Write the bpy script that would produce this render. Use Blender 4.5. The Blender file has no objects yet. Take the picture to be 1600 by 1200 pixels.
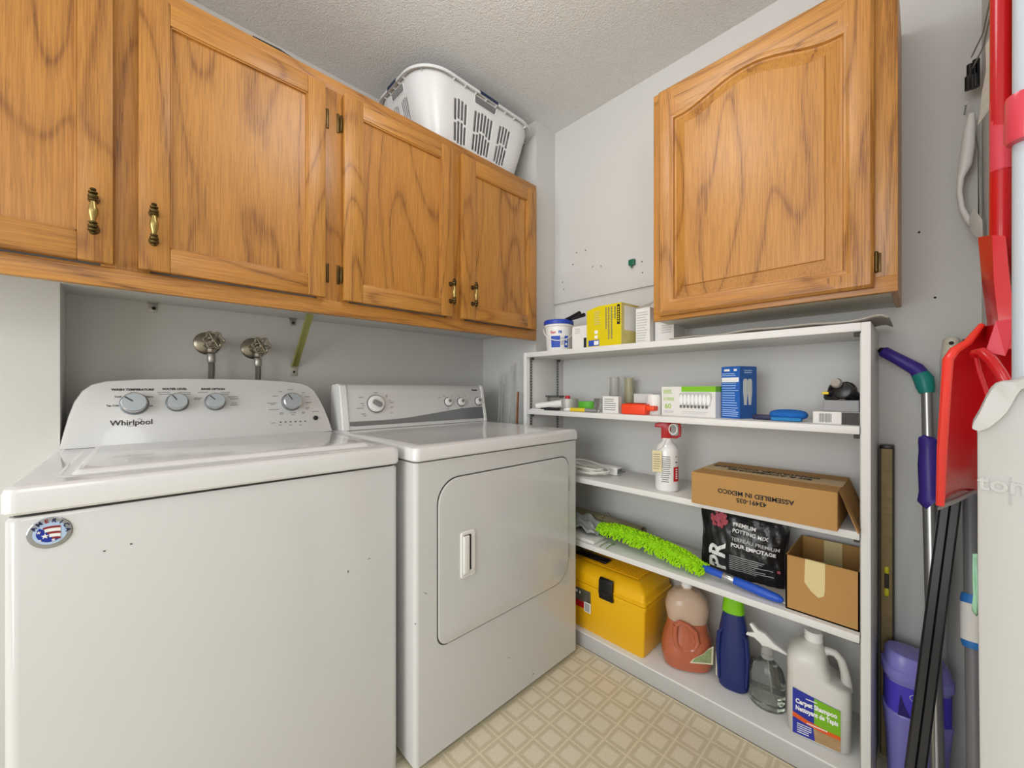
import bpy, bmesh, math, random
from mathutils import Vector, Matrix
random.seed(7)
SC = bpy.context.scene
PI = math.pi

# ------------------------------------------------------------------ camera
FPX, HY, EYE = 620.0, 608.0, 1.075            # focal length in pixels, horizon row, eye height
HEAD = math.radians(45.9)
FW = Vector((math.cos(HEAD), math.sin(HEAD), 0)); RT = Vector((math.sin(HEAD), -math.cos(HEAD), 0))
cam = bpy.data.cameras.new('camera'); camo = bpy.data.objects.new('camera', cam)
SC.collection.objects.link(camo)
cam.sensor_width = 36; cam.lens = 36 * FPX / 1600; cam.shift_y = (HY - 600) / 1600; cam.clip_start = 0.02
camo.location = (0, 0, EYE); camo.rotation_euler = (PI / 2, 0, HEAD - PI / 2)
SC.camera = camo

# ------------------------------------------------------------------ world, lights, exposure
w = bpy.data.worlds.new('world'); SC.world = w; w.use_nodes = True
w.node_tree.nodes['Background'].inputs[0].default_value = (0.9, 0.95, 1, 1)
w.node_tree.nodes['Background'].inputs[1].default_value = 0.3
SC.view_settings.view_transform = 'Standard'; SC.view_settings.look = 'None'
SC.view_settings.gamma = 1; SC.view_settings.exposure = -0.5; SC.view_settings.use_curve_mapping = False

def area(name, loc, rot, size, power, col=(1, 1, 1)):
    l = bpy.data.lights.new(name, 'AREA'); l.shape = 'RECTANGLE'; l.size, l.size_y = size
    l.energy = power; l.color = col
    o = bpy.data.objects.new(name, l); SC.collection.objects.link(o); o.location = loc; o.rotation_euler = rot
    return o
def bulb(name, loc, r, power, col=(1, 1, 1)):
    l = bpy.data.lights.new(name, 'POINT'); l.shadow_soft_size = r; l.energy = power; l.color = col
    o = bpy.data.objects.new(name, l); SC.collection.objects.link(o); o.location = loc
bulb('ceiling_lamp_light', (0.55, 0.62, 2.22), 0.16, 11, (0.98, 0.985, 1))
area('added_left_fill', (-2.62, 0.1, 1.35), (0, -PI / 2, 0), (1.7, 2.2), 95, (0.945, 0.97, 1))  # added soft fill from the unseen left side, brightens the shelves
bulb('added_rear_fill', (-0.7, -1.0, 2.0), 0.28, 18, (0.97, 0.985, 1))  # added fill light behind the camera, evens out the brightness

# ------------------------------------------------------------------ helpers
def ray(px, py): return FW + RT * ((px - 800) / FPX) + Vector((0, 0, (HY - py) / FPX))
def W(px, py, x=None, y=None, z=None):          # where the sight line of a photo point meets a real plane
    r = ray(px, py)
    t = x / r.x if x is not None else y / r.y if y is not None else (z - EYE) / r.z
    return Vector((0, 0, EYE)) + r * t

def lin(c):
    c = c.lstrip('#'); v = [int(c[i:i + 2], 16) / 255 for i in (0, 2, 4)]
    return tuple((a / 12.92 if a <= 0.04045 else ((a + 0.055) / 1.055) ** 2.4) for a in v) + (1,)

MATS = {}
def mat(name, col, rough=0.5, metal=0.0, bump=0.0, bscale=60.0, var=0.0, vscale=6.0, trans=0.0, ior=1.45, emit=0.0, coat=0.0, spec=0.5, alpha=1.0, sub=0.0):
    m = bpy.data.materials.new(name); m.use_nodes = True; nt = m.node_tree; p = nt.nodes['Principled BSDF']
    c = lin(col); p.inputs['Base Color'].default_value = c
    p.inputs['Roughness'].default_value = rough; p.inputs['Metallic'].default_value = metal
    p.inputs['Transmission Weight'].default_value = trans; p.inputs['IOR'].default_value = ior
    p.inputs['Coat Weight'].default_value = coat; p.inputs['Specular IOR Level'].default_value = spec
    p.inputs['Alpha'].default_value = alpha
    if emit: p.inputs['Emission Color'].default_value = c; p.inputs['Emission Strength'].default_value = emit
    tc = nt.nodes.new('ShaderNodeTexCoord')
    if var:
        n = nt.nodes.new('ShaderNodeTexNoise'); n.inputs['Scale'].default_value = vscale; n.inputs['Detail'].default_value = 4
        nt.links.new(tc.outputs['Object'], n.inputs['Vector'])
        mx = nt.nodes.new('ShaderNodeMix'); mx.data_type = 'RGBA'
        mx.inputs[6].default_value = tuple(max(0, a * (1 - var)) for a in c[:3]) + (1,)
        mx.inputs[7].default_value = tuple(min(1, a * (1 + var)) for a in c[:3]) + (1,)
        nt.links.new(n.outputs['Fac'], mx.inputs[0]); nt.links.new(mx.outputs[2], p.inputs['Base Color'])
    if bump:
        n = nt.nodes.new('ShaderNodeTexNoise'); n.inputs['Scale'].default_value = bscale; n.inputs['Detail'].default_value = 3
        nt.links.new(tc.outputs['Object'], n.inputs['Vector'])
        b = nt.nodes.new('ShaderNodeBump'); b.inputs['Strength'].default_value = bump; b.inputs['Distance'].default_value = 0.01
        nt.links.new(n.outputs['Fac'], b.inputs['Height']); nt.links.new(b.outputs[0], p.inputs['Normal'])
    MATS[name] = m
    return m

def oak(name, axis, light='#cc9345', dark='#7d4a1c', deep='#5a3514'):
    m = bpy.data.materials.new(name); m.use_nodes = True; nt = m.node_tree; N = nt.nodes; L = nt.links
    p = N['Principled BSDF']; p.inputs['Roughness'].default_value = 0.42; p.inputs['Coat Weight'].default_value = 0.15; p.inputs['Coat Roughness'].default_value = 0.25
    tc = N.new('ShaderNodeTexCoord'); oi = N.new('ShaderNodeObjectInfo')
    sc = N.new('ShaderNodeVectorMath'); sc.operation = 'SCALE'; sc.inputs[0].default_value = (7.3, 5.1, 3.7)
    L.new(oi.outputs['Random'], sc.inputs['Scale'])
    ad = N.new('ShaderNodeVectorMath'); ad.operation = 'ADD'
    L.new(tc.outputs['Object'], ad.inputs[0]); L.new(sc.outputs[0], ad.inputs[1])
    def mapped(across, along):
        mp = N.new('ShaderNodeMapping'); s = [across] * 3; s[axis] = along
        mp.inputs['Scale'].default_value = s; L.new(ad.outputs[0], mp.inputs['Vector']); return mp.outputs[0]
    def noise(vec, detail, dist=0.0, scale=1.0):
        n = N.new('ShaderNodeTexNoise'); n.inputs['Scale'].default_value = scale; n.inputs['Detail'].default_value = detail
        n.inputs['Distortion'].default_value = dist; L.new(vec, n.inputs['Vector']); return n.outputs['Fac']
    def math_(op, a, b=None, c=None):
        k = N.new('ShaderNodeMath'); k.operation = op
        for i, v in enumerate((a, b, c)):
            if v is None: continue
            if isinstance(v, (int, float)): k.inputs[i].default_value = v
            else: L.new(v, k.inputs[i])
        return k.outputs[0]
    def ramp(f, stops):
        r = N.new('ShaderNodeValToRGB'); e = r.color_ramp.elements
        while len(e) < len(stops): e.new(0.5)
        for k, (q, c) in enumerate(stops): e[k].position = q; e[k].color = c
        L.new(f, r.inputs[0]); return r.outputs[0]
    def mix(f, a, b, mode='MIX'):
        k = N.new('ShaderNodeMix'); k.data_type = 'RGBA'; k.blend_type = mode
        for i, v in ((0, f), (6, a), (7, b)):
            if isinstance(v, (int, float, tuple)): k.inputs[i].default_value = v
            else: L.new(v, k.inputs[i])
        return k.outputs[2]
    g = (1, 1, 1, 1); k0 = (0, 0, 0, 1)
    contour = math_('PINGPONG', math_('MULTIPLY', noise(mapped(4.2, 0.75), 1.6, 0.3), 10.0), 0.5)
    lines = ramp(contour, [(0.0, g), (0.03, (0.85,) * 3 + (1,)), (0.09, (0.3,) * 3 + (1,)), (0.30, k0), (1.0, k0)])
    fibre = ramp(noise(mapped(330, 9), 3), [(0.40, k0), (0.62, g)])
    pores = ramp(noise(mapped(420, 14), 2), [(0.0, k0), (0.57, k0), (0.66, g)])
    brush = noise(mapped(70, 2.0), 3)
    broad = ramp(noise(mapped(2.2, 0.8), 2), [(0.35, k0), (0.7, g)])
    base = mix(broad, lin(light), lin('#c0843a'))
    base = mix(math_('MULTIPLY', brush, 0.5), base, lin('#b47732'))
    base = mix(math_('MULTIPLY', fibre, 0.30), base, lin(dark))
    wet = math_('MULTIPLY', lines, math_('ADD', math_('MULTIPLY', fibre, 0.42), 0.38))
    base = mix(wet, base, lin(dark))
    base = mix(math_('MULTIPLY', pores, math_('ADD', math_('MULTIPLY', lines, 0.35), 0.22)), base, lin(deep))
    L.new(base, p.inputs['Base Color'])
    b = N.new('ShaderNodeBump'); b.inputs['Strength'].default_value = 0.12; b.inputs['Distance'].default_value = 0.002; b.invert = True
    L.new(pores, b.inputs['Height']); L.new(b.outputs[0], p.inputs['Normal'])
    MATS[name] = m

class B:
    """collects shapes, every face with its material, into one mesh"""
    def __init__(s, m): s.bm = bmesh.new(); s.ms = [m]; s.i = 0
    def m(s, name):
        if name not in s.ms: s.ms.append(name)
        s.i = s.ms.index(name); return s
    def _f(s, vs):
        try: f = s.bm.faces.new(vs); f.material_index = s.i; return f
        except ValueError: return None
    def box(s, x0, x1, y0, y1, z0, z1, bev=0.0, seg=2, M=None):
        b = bmesh.new(); bmesh.ops.create_cube(b, size=1)
        for v in b.verts:
            v.co = Vector(((x0 + x1) / 2 + v.co.x * (x1 - x0), (y0 + y1) / 2 + v.co.y * (y1 - y0), (z0 + z1) / 2 + v.co.z * (z1 - z0)))
        if bev: bmesh.ops.bevel(b, geom=b.edges[:], offset=bev, segments=seg, affect='EDGES', profile=0.5)
        return s.merge(b, M)
    def merge(s, b, M=None):
        if M is not None: b.transform(M)
        mp = {v: s.bm.verts.new(v.co) for v in b.verts}
        for f in b.faces: s._f([mp[v] for v in f.verts])
        b.free(); return s
    def rings(s, R, cap0=True, cap1=True, closed=True):
        V = [[s.bm.verts.new(p) for p in r] for r in R]
        n = len(V[0]); e = n if closed else n - 1
        for a, b in zip(V, V[1:]):
            for k in range(e): s._f([a[k], a[(k + 1) % n], b[(k + 1) % n], b[k]])
        if cap0: s._f(V[0][::-1])
        if cap1: s._f(V[-1])
        return s
    def lathe(s, c, prof, seg=28, axis=(0, 0, 1), sx=1.0, sy=1.0, M=None):
        ax = Vector(axis).normalized(); u = ax.orthogonal().normalized()
        if abs(ax.z) > 0.99: u = Vector((1, 0, 0))
        v = ax.cross(u); c = Vector(c); R = []
        for r, h in prof:
            r = max(r, 1e-4)
            q = [c + ax * h + u * (r * sx * math.cos(2 * PI * k / seg)) + v * (r * sy * math.sin(2 * PI * k / seg)) for k in range(seg)]
            R.append([M @ p for p in q] if M is not None else q)
        return s.rings(R)
    def tube(s, pts, r, seg=12, cap=True):
        pts = [Vector(p) for p in pts]; n = len(pts); R = []
        rr = r if isinstance(r, (list, tuple)) else [r] * n
        t0 = (pts[1] - pts[0]).normalized(); u = t0.orthogonal().normalized()
        for k in range(n):
            t = (pts[min(k + 1, n - 1)] - pts[max(k - 1, 0)]).normalized()
            u = (u - t * u.dot(t)); u = u.normalized() if u.length > 1e-6 else t.orthogonal().normalized()
            v = t.cross(u)
            R.append([pts[k] + (u * math.cos(2 * PI * j / seg) + v * math.sin(2 * PI * j / seg)) * rr[k] for j in range(seg)])
        return s.rings(R, cap, cap)
    def prism(s, pts, ex, bev=0.0):
        b = bmesh.new(); ex = Vector(ex)
        a = [b.verts.new(Vector(p)) for p in pts]; c = [b.verts.new(Vector(p) + ex) for p in pts]
        n = len(a); b.faces.new(a[::-1]); b.faces.new(c)
        for k in range(n): b.faces.new([a[k], a[(k + 1) % n], c[(k + 1) % n], c[k]])
        bmesh.ops.recalc_face_normals(b, faces=b.faces[:])
        if bev: bmesh.ops.bevel(b, geom=b.edges[:], offset=bev, segments=2, affect='EDGES', profile=0.5)
        return s.merge(b)
    def grid(s, fn, nu, nv, skip=None):
        V = [[s.bm.verts.new(fn(i / nu, j / nv)) for j in range(nv + 1)] for i in range(nu + 1)]
        for i in range(nu):
            for j in range(nv):
                if skip and skip(i, j): continue
                s._f([V[i][j], V[i + 1][j], V[i + 1][j + 1], V[i][j + 1]])
        return s
    def text(s, body, size, o, u, v, align='CENTER', bold=0.0, depth=0.0006, warp=None, sx=1.0, shear=0.0, cut=0.0):
        c = bpy.data.curves.new('t', 'FONT'); c.body = body; c.size = size; c.align_x = align; c.align_y = 'CENTER'
        c.offset = bold; c.extrude = depth; c.resolution_u = 3; c.shear = shear
        ob = bpy.data.objects.new('t', c); SC.collection.objects.link(ob)
        dg = bpy.context.evaluated_depsgraph_get(); dg.update()
        me = bpy.data.meshes.new_from_object(ob.evaluated_get(dg))
        b = bmesh.new(); b.from_mesh(me); bpy.data.objects.remove(ob); bpy.data.curves.remove(c); bpy.data.meshes.remove(me)
        if cut:                                             # finer triangles so the print can follow a curve
            for _ in range(2):
                ed = [e for e in b.edges if e.calc_length() > cut]
                if ed: bmesh.ops.subdivide_edges(b, edges=ed, cuts=1)
        if warp:
            for q in b.verts: q.co = warp(q.co.x * sx, q.co.y, q.co.z)
        else:
            o = Vector(o); u = Vector(u).normalized(); v = Vector(v).normalized(); n = u.cross(v)
            for q in b.verts: q.co = o + u * (q.co.x * sx) + v * q.co.y + n * q.co.z
        return s.merge(b)
    def patch(s, o, u, v, w, h, t=0.0006, r=0.0):             # thin printed patch on a flat face, centred on o
        o = Vector(o); u = Vector(u).normalized(); v = Vector(v).normalized(); n = u.cross(v)
        P = rrect(-w / 2, w / 2, -h / 2, h / 2, r) if r else [(-w / 2, -h / 2), (w / 2, -h / 2), (w / 2, h / 2), (-w / 2, h / 2)]
        return s.prism([o + u * a + v * b - n * 0.0005 for a, b in P], n * (t + 0.0005))
    def lines(s, o, u, v, w, h, n, t=0.0006, frac=0.45, ragged=0.25):
        o = Vector(o); u = Vector(u).normalized(); v = Vector(v).normalized(); st = h / n
        for k in range(n):
            ww = w * (1 - ragged * random.random())
            s.patch(o + u * ((ww - w) / 2) + v * (h / 2 - st * (k + 0.5)), u, v, ww, st * frac, t)
        return s

def rrect(x0, x1, y0, y1, r, n=5):
    P = []; rs = r if isinstance(r, (list, tuple)) else [r] * 4
    for (cx, cy, a), q in zip(((x1, y1, 0), (x0, y1, 90), (x0, y0, 180), (x1, y0, 270)), rs):
        sx = -1 if cx == x1 else 1; sy = -1 if cy == y1 else 1
        if q <= 0: P.append((cx, cy)); continue
        for k in range(n + 1):
            t = math.radians(a + 90 * k / n); P.append((cx + sx * q + q * math.cos(t), cy + sy * q + q * math.sin(t)))
    return P

OFF = {}
def thing(name, label, cat, loc=(0, 0, 0), group=None, rotz=None):
    o = bpy.data.objects.new(name, None); SC.collection.objects.link(o); o.empty_display_size = 0.05
    o.location = loc; o['label'] = label; o['category'] = cat
    if group: o['group'] = group
    if rotz is not None: o.rotation_euler = (0, 0, rotz); OFF[o.name] = Vector((0, 0, 0))
    else: OFF[o.name] = Vector(loc)
    return o
def part(b, name, parent=None, label=None, smooth=35, solid=0.0, loc=None, sub=0):
    off = OFF[parent.name] if parent else Vector(loc or (0, 0, 0))
    bmesh.ops.remove_doubles(b.bm, verts=b.bm.verts[:], dist=1e-6)
    bmesh.ops.recalc_face_normals(b.bm, faces=b.bm.faces[:])
    b.bm.transform(Matrix.Translation(-off))
    me = bpy.data.meshes.new(name); b.bm.to_mesh(me); b.bm.free()
    for m in b.ms: me.materials.append(MATS[m])
    if smooth:
        for f in me.polygons: f.use_smooth = True
        me.set_sharp_from_angle(angle=math.radians(smooth))
    o = bpy.data.objects.new(name, me); SC.collection.objects.link(o); OFF[o.name] = off
    if parent: o.parent = parent
    elif loc: o.location = loc
    if label: o['label'] = label
    if solid: md = o.modifiers.new('thickness', 'SOLIDIFY'); md.thickness = solid; md.offset = 0
    if sub: md = o.modifiers.new('soft', 'SUBSURF'); md.levels = sub; md.render_levels = sub
    return o
def one(b, name, label, cat, loc=(0, 0, 0), group=None, **k):
    o = part(b, name, None, loc=loc, **k); o['label'] = label; o['category'] = cat
    if group: o['group'] = group
    return o
def struct(b, name, **k):
    o = part(b, name, **k); o['kind'] = 'structure'; return o
V3 = Vector
X, Y, Z = V3((1, 0, 0)), V3((0, 1, 0)), V3((0, 0, 1))

# ------------------------------------------------------------------ materials
def wallmat(name, col, bump, bscale, var=0.03):
    m = mat(name, col, rough=0.6, bump=bump, bscale=bscale, var=var, vscale=2.5)
wallmat('wall_paint', '#d3d2cf', 0.05, 45)
mat('wall_paint_aged', '#cfcecb', rough=0.55, bump=0.06, bscale=30, var=0.035, vscale=3)
mat('ceiling_texture', '#e8e8e7', rough=0.9, bump=0.6, bscale=190, var=0.05, vscale=110)
mat('appliance_white', '#d2d2d1', rough=0.16, coat=0.3, var=0.012, vscale=3)
mat('appliance_top', '#dfdfdf', rough=0.14, coat=0.4)
mat('gap_dark', '#4a4946', rough=0.8)
mat('shelf_white', '#e2e1de', rough=0.42, var=0.02, vscale=9)
mat('shelf_edge', '#dcdad6', rough=0.55, var=0.03, vscale=14, bump=0.05)
mat('kick_grey', '#b9b7b4', rough=0.6, var=0.05, vscale=12, bump=0.08)
mat('underside', '#d8d4c6', rough=0.7, var=0.03)
mat('plastic_white', '#ecebe8', rough=0.3)
mat('plastic_basket', '#e4e5e6', rough=0.25)
mat('paper_white', '#e6e4e0', rough=0.7)
mat('paper_cream', '#dccfa4', rough=0.8, bump=0.05, bscale=200)
mat('tape_masking', '#d9c893', rough=0.75, bump=0.1, bscale=180)
mat('print_black', '#161616', rough=0.6)
mat('print_grey', '#6d6d6b', rough=0.7)
mat('print_lightgrey', '#c2c2c0', rough=0.7)
mat('print_white', '#f2f2f0', rough=0.6)
mat('logo_black', '#1d1d1f', rough=0.4)
mat('silver_print', '#8f9397', rough=0.3, metal=0.55)
mat('silver', '#b9bdc2', rough=0.25, metal=0.9)
mat('knob_silver', '#aab2b8', rough=0.38, metal=0.55, bump=0.02, bscale=300)
mat('chrome', '#dcdcdc', rough=0.12, metal=1)
mat('knob_base_grey', '#7e8386', rough=0.4, metal=0.3)  # grey ring at the base of each washer knob
mat('dark_plastic', '#202022', rough=0.35)
mat('black_plastic', '#131315', rough=0.3)
mat('nickel', '#9c9485', rough=0.3, metal=0.95)
mat('braid', '#85827a', rough=0.4, metal=0.8, bump=0.5, bscale=700)
mat('antique_brass', '#5e4f2e', rough=0.35, metal=0.9, var=0.35, vscale=60)
mat('antique_brass_light', '#a8935a', rough=0.3, metal=0.85, var=0.15, vscale=90)
mat('hinge_brass', '#5d4a2a', rough=0.4, metal=0.85, var=0.4, vscale=120)
mat('zinc', '#b3b1aa', rough=0.4, metal=0.8)
mat('bracket_green', '#a5a55e', rough=0.35, metal=0.35, var=0.1)
mat('aluminium', '#b7b8b8', rough=0.3, metal=0.9)
mat('strip_metal', '#a9a8a4', rough=0.45, metal=0.6)
mat('blue_lid', '#2543b0', rough=0.4); mat('label_blue', '#2b4fb8', rough=0.5)
mat('navy_grip', '#23314f', rough=0.4)
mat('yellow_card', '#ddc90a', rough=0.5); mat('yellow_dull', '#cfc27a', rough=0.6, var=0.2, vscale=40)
mat('orange', '#f1481c', rough=0.4); mat('orange_dark', '#a5300f', rough=0.5)
mat('green_card', '#7fc021', rough=0.5); mat('green_text', '#9bc63e', rough=0.6)
mat('green_tape', '#58b32c', rough=0.5)
mat('tape_silver', '#b6b3ad', rough=0.45, metal=0.3)
mat('red_cap', '#c3152a', rough=0.4)
mat('blue_card', '#2462b8', rough=0.5); mat('blue_card_side', '#2a5fa8', rough=0.5)
mat('blue_text', '#a9c8f0', rough=0.6)
mat('glove_print', '#d7d9d6', rough=0.6)
mat('blue_cloth', '#1e6fc6', rough=0.9, bump=0.6, bscale=260); mat('blue_cloth_light', '#3d9be0', rough=0.95, bump=0.8, bscale=350)
mat('navy_handle', '#23264a', rough=0.5)
mat('card_kraft', '#b3884e', rough=0.75, var=0.06, vscale=14, bump=0.06, bscale=120)
mat('card_kraft_dark', '#9c7440', rough=0.8, var=0.08, vscale=20)
mat('card_inside', '#7c5a30', rough=0.85, var=0.1, vscale=10)
mat('card_grey', '#b3ada2', rough=0.8, var=0.1, vscale=60)
mat('tape_tan', '#c2a063', rough=0.35)
mat('extinguisher_white', '#e9e8e6', rough=0.22, coat=0.4)
mat('red_plastic', '#b1121c', rough=0.3); mat('red_label', '#c8202c', rough=0.5)
mat('cable_white', '#d6d6cc', rough=0.4)
mat('clear', '#f4f6f4', rough=0.03, trans=0.96, ior=1.35)
mat('clear_frost', '#e9e9e4', rough=0.25, trans=0.75, ior=1.3)
mat('glass_edge', '#e6efec', rough=0.04, trans=0.97, ior=1.12, alpha=0.18)
mat('tube_cream', '#cfc9a8', rough=0.35, trans=0.35)
mat('mat_beige', '#9d9376', rough=0.95, bump=0.9, bscale=240, var=0.15, vscale=70)
mat('cloth_grey', '#a6a8a8', rough=0.95, bump=0.4, bscale=140, var=0.1)
mat('chenille', '#a8e30f', rough=0.9); mat('chenille_dark', '#93cf0c', rough=0.9)
mat('blue_handle', '#1f55c4', rough=0.35)
mat('bag_black', '#1b1b1d', rough=0.28, bump=0.35, bscale=28, var=0.3, vscale=20); mat('bag_panel', '#29292b', rough=0.3, bump=0.3, bscale=28)
mat('pink_flower', '#b5525f', rough=0.6, var=0.35, vscale=160)
mat('tool_yellow', '#eeb60c', rough=0.38, bump=0.04, bscale=400)
mat('sticker_red', '#b3101b', rough=0.4); mat('sticker_pic', '#57554d', rough=0.5, var=0.8, vscale=90)
mat('amber', '#cf7351', rough=0.14, trans=0.25, ior=1.36, coat=0.5); mat('jug_haze', '#dcc0a8', rough=0.25, trans=0.25, ior=1.2, coat=0.4)
mat('label_green', '#8c9a6a', rough=0.6, var=0.5, vscale=130); mat('label_pale', '#d8d4bd', rough=0.6)
mat('navy_bottle', '#1b2a66', rough=0.3); mat('lime_cap', '#7cc40e', rough=0.35)
mat('water_soap', '#dfe6dc', rough=0.03, trans=0.95, ior=1.33)
mat('jug_white', '#e0ded7', rough=0.35, trans=0.12)
mat('label_navy', '#27319a', rough=0.5); mat('label_lime', '#78b21b', rough=0.5); mat('label_orange', '#dd5a1a', rough=0.5); mat('label_brown', '#a98a60', rough=0.5, var=0.3, vscale=60)
mat('rope', '#8f8467', rough=0.9, bump=0.8, bscale=200, var=0.3, vscale=60)
mat('purple_tub', '#9d97ea', rough=0.28, trans=0.1); mat('purple_label', '#5a4bd6', rough=0.4, var=0.25, vscale=9); mat('purple_dark', '#382a78', rough=0.4)
mat('purple_grip', '#3f2c8c', rough=0.4); mat('teal_grip', '#1d8a82', rough=0.4); mat('teal_dark', '#14665f', rough=0.5)
mat('level_metal', '#8c7a55', rough=0.5, metal=0.35, var=0.3, vscale=35, bump=0.1, bscale=60); mat('level_edge', '#3a342a', rough=0.6)
mat('vial', '#d6d22a', rough=0.2)
mat('pole_cool', '#bcc3cc', rough=0.3); mat('pole_white', '#c3c6c6', rough=0.35); mat('pole_cream', '#dfd9c8', rough=0.4); mat('pole_grey', '#77777a', rough=0.4)
mat('pole_black', '#1f1f21', rough=0.25)
mat('clamp_blue', '#2e78c4', rough=0.4)
mat('shovel_red', '#c01019', rough=0.24, coat=0.2); mat('shovel_edge', '#e2382c', rough=0.22); mat('shovel_light', '#e24a5a', rough=0.22, trans=0.15)
mat('snow_white', '#b9b8b5', rough=0.3, bump=0.05, bscale=20)
mat('mint', '#9ccfae', rough=0.6)
mat('frayed', '#dedbd2', rough=0.9); mat('brown_board', '#8a7038', rough=0.8, var=0.15)
mat('hook_green', '#12684e', rough=0.3)
mat('grey_item', '#8b8b8c', rough=0.4); mat('blue_black', '#1c2430', rough=0.25)
mat('rust_wood', '#9a6a4e', rough=0.7, var=0.2, vscale=30)
mat('hall_wall', '#d8d6d0', rough=0.7)
mat('lamp_glass', '#fff4e4', rough=0.4, emit=3.0)
mat('badge_silver', '#a6aab0', rough=0.2, metal=0.8); mat('badge_sky', '#b8cfee', rough=0.3)
mat('badge_red', '#8c1a22', rough=0.3); mat('badge_blue', '#16329c', rough=0.3); mat('badge_dark', '#15204e', rough=0.3)
mat('screw_hole', '#2a2a2a', rough=0.8)
mat('yellow_rub', '#e0c52f', rough=0.5)
oak('oak_z', 2); oak('oak_x', 0); oak('oak_y', 1)

def floor_material():
    m = bpy.data.materials.new('vinyl_floor'); m.use_nodes = True; nt = m.node_tree; N = nt.nodes; L = nt.links
    p = N['Principled BSDF']; p.inputs['Roughness'].default_value = 0.32
    g = N.new('ShaderNodeNewGeometry'); sep = N.new('ShaderNodeSeparateXYZ'); L.new(g.outputs['Position'], sep.inputs[0])
    def mt(op, a, b=None):
        k = N.new('ShaderNodeMath'); k.operation = op
        for i, v in enumerate((a, b)):
            if v is None: continue
            if isinstance(v, (int, float)): k.inputs[i].default_value = v
            else: L.new(v, k.inputs[i])
        return k.outputs[0]
    def cell(o, c0, pitch): return mt('ABSOLUTE', mt('SUBTRACT', mt('FRACT', mt('ADD', mt('DIVIDE', mt('SUBTRACT', o, c0), pitch), 10.5)), 0.5))
    d = mt('MAXIMUM', cell(sep.outputs[0], 1.319, 0.0765), cell(sep.outputs[1], 0.870, 0.0765))
    n = N.new('ShaderNodeTexNoise'); n.inputs['Scale'].default_value = 90; n.inputs['Detail'].default_value = 4; L.new(g.outputs['Position'], n.inputs['Vector'])
    d2 = mt('ADD', d, mt('MULTIPLY', mt('SUBTRACT', n.outputs['Fac'], 0.5), 0.05))
    r = N.new('ShaderNodeValToRGB'); e = r.color_ramp.elements; e.new(0.5); e.new(0.6); e.new(0.7)
    for k, (q, c) in enumerate(((0.28, '#e9dfc6'), (0.345, '#d6caae'), (0.44, '#d4c8ab'), (0.465, '#e0d5b8'), (0.49, '#eae0c4'))):
        e[k].position = q; e[k].color = lin(c)
    L.new(d2, r.inputs[0])
    n2 = N.new('ShaderNodeTexNoise'); n2.inputs['Scale'].default_value = 220; n2.inputs['Detail'].default_value = 5; L.new(g.outputs['Position'], n2.inputs['Vector'])
    mx = N.new('ShaderNodeMix'); mx.data_type = 'RGBA'; mx.blend_type = 'MULTIPLY'; mx.inputs[0].default_value = 0.5
    rr = N.new('ShaderNodeValToRGB'); rr.color_ramp.elements[0].position = 0.3; rr.color_ramp.elements[0].color = (0.72, 0.7, 0.66, 1); rr.color_ramp.elements[1].position = 0.65
    L.new(n2.outputs['Fac'], rr.inputs[0]); L.new(r.outputs[0], mx.inputs[6]); L.new(rr.outputs[0], mx.inputs[7]); L.new(mx.outputs[2], p.inputs['Base Color'])
    MATS['vinyl_floor'] = m
floor_material()

# ------------------------------------------------------------------ the room
ZC = 2.44; XR = 1.64; YB = 1.78; YF = -0.112; XL = -2.1
struct(B('vinyl_floor').box(XL - 0.6, XR + 0.1, -1.6, YB + 0.1, -0.05, 0), 'floor', smooth=0)
struct(B('ceiling_texture').box(XL - 0.6, XR + 0.1, -1.6, YB + 0.1, ZC, ZC + 0.05), 'ceiling', smooth=0)
struct(B('wall_paint').box(XR, XR + 0.1, -1.6, YB + 0.1, 0, ZC), 'wall_right', smooth=0)
struct(B('wall_paint_aged').box(XL - 0.6, XR, YB, YB + 0.1, 0, ZC), 'wall_back', smooth=0)
struct(B('wall_paint').box(1.49, XR, 1.362, YB, 0, ZC), 'wall_pilaster_right', smooth=0)
struct(B('wall_paint').box(XL, -0.131, 1.62, YB, 0, ZC), 'wall_pilaster_left', smooth=0)
struct(B('wall_paint').box(0.98, XR, -1.6, YF, 0, ZC), 'wall_front', smooth=0)
struct(B('hall_wall').box(XL - 0.6, XR, -1.7, -1.6, 0, ZC), 'wall_rear', smooth=0)
struct(B('hall_wall').box(XL - 0.7, XL - 0.6, -1.7, YB, 0, ZC), 'wall_left', smooth=0)
# ceiling lamp above the middle of the room
t = thing('ceiling_lamp', 'round white ceiling lamp above the washing machines', 'lamp', (0.55, 0.62, ZC))
part(B('plastic_white').lathe((0.55, 0.62, ZC), [(0.0, 0), (0.13, 0), (0.13, -0.03), (0.0, -0.03)]), 'lamp_base', t)
part(B('lamp_glass').lathe((0.55, 0.62, ZC - 0.03), [(0.0, 0), (0.12, 0), (0.115, -0.03), (0.08, -0.055), (0.03, -0.068), (0.0, -0.07)]), 'lamp_shade', t)

t = thing('ceiling_lamp', 'added round white fill lamp behind the camera, unseen', 'lamp', (-0.7, -1.0, ZC))  # lamp body added to go with the rear fill light
part(B('plastic_white').lathe((-0.7, -1.0, ZC), [(0.0, 0), (0.13, 0), (0.13, -0.03), (0.0, -0.03)]), 'lamp_base', t)
part(B('lamp_glass').lathe((-0.7, -1.0, ZC - 0.03), [(0.0, 0), (0.12, 0), (0.115, -0.03), (0.08, -0.055), (0.03, -0.068), (0.0, -0.07)]), 'lamp_shade', t)
b = B('plastic_white')  # unseen frame added around the left fill light
for q in (-1.05, 0.08, 1.2): b.box(-2.70, -2.66, q, q + 0.05, 0.45, 2.25)
for q in (0.45, 2.20): b.box(-2.70, -2.66, -1.05, 1.25, q, q + 0.05)
struct(b, 'added_fill_window_1', smooth=0)

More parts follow.
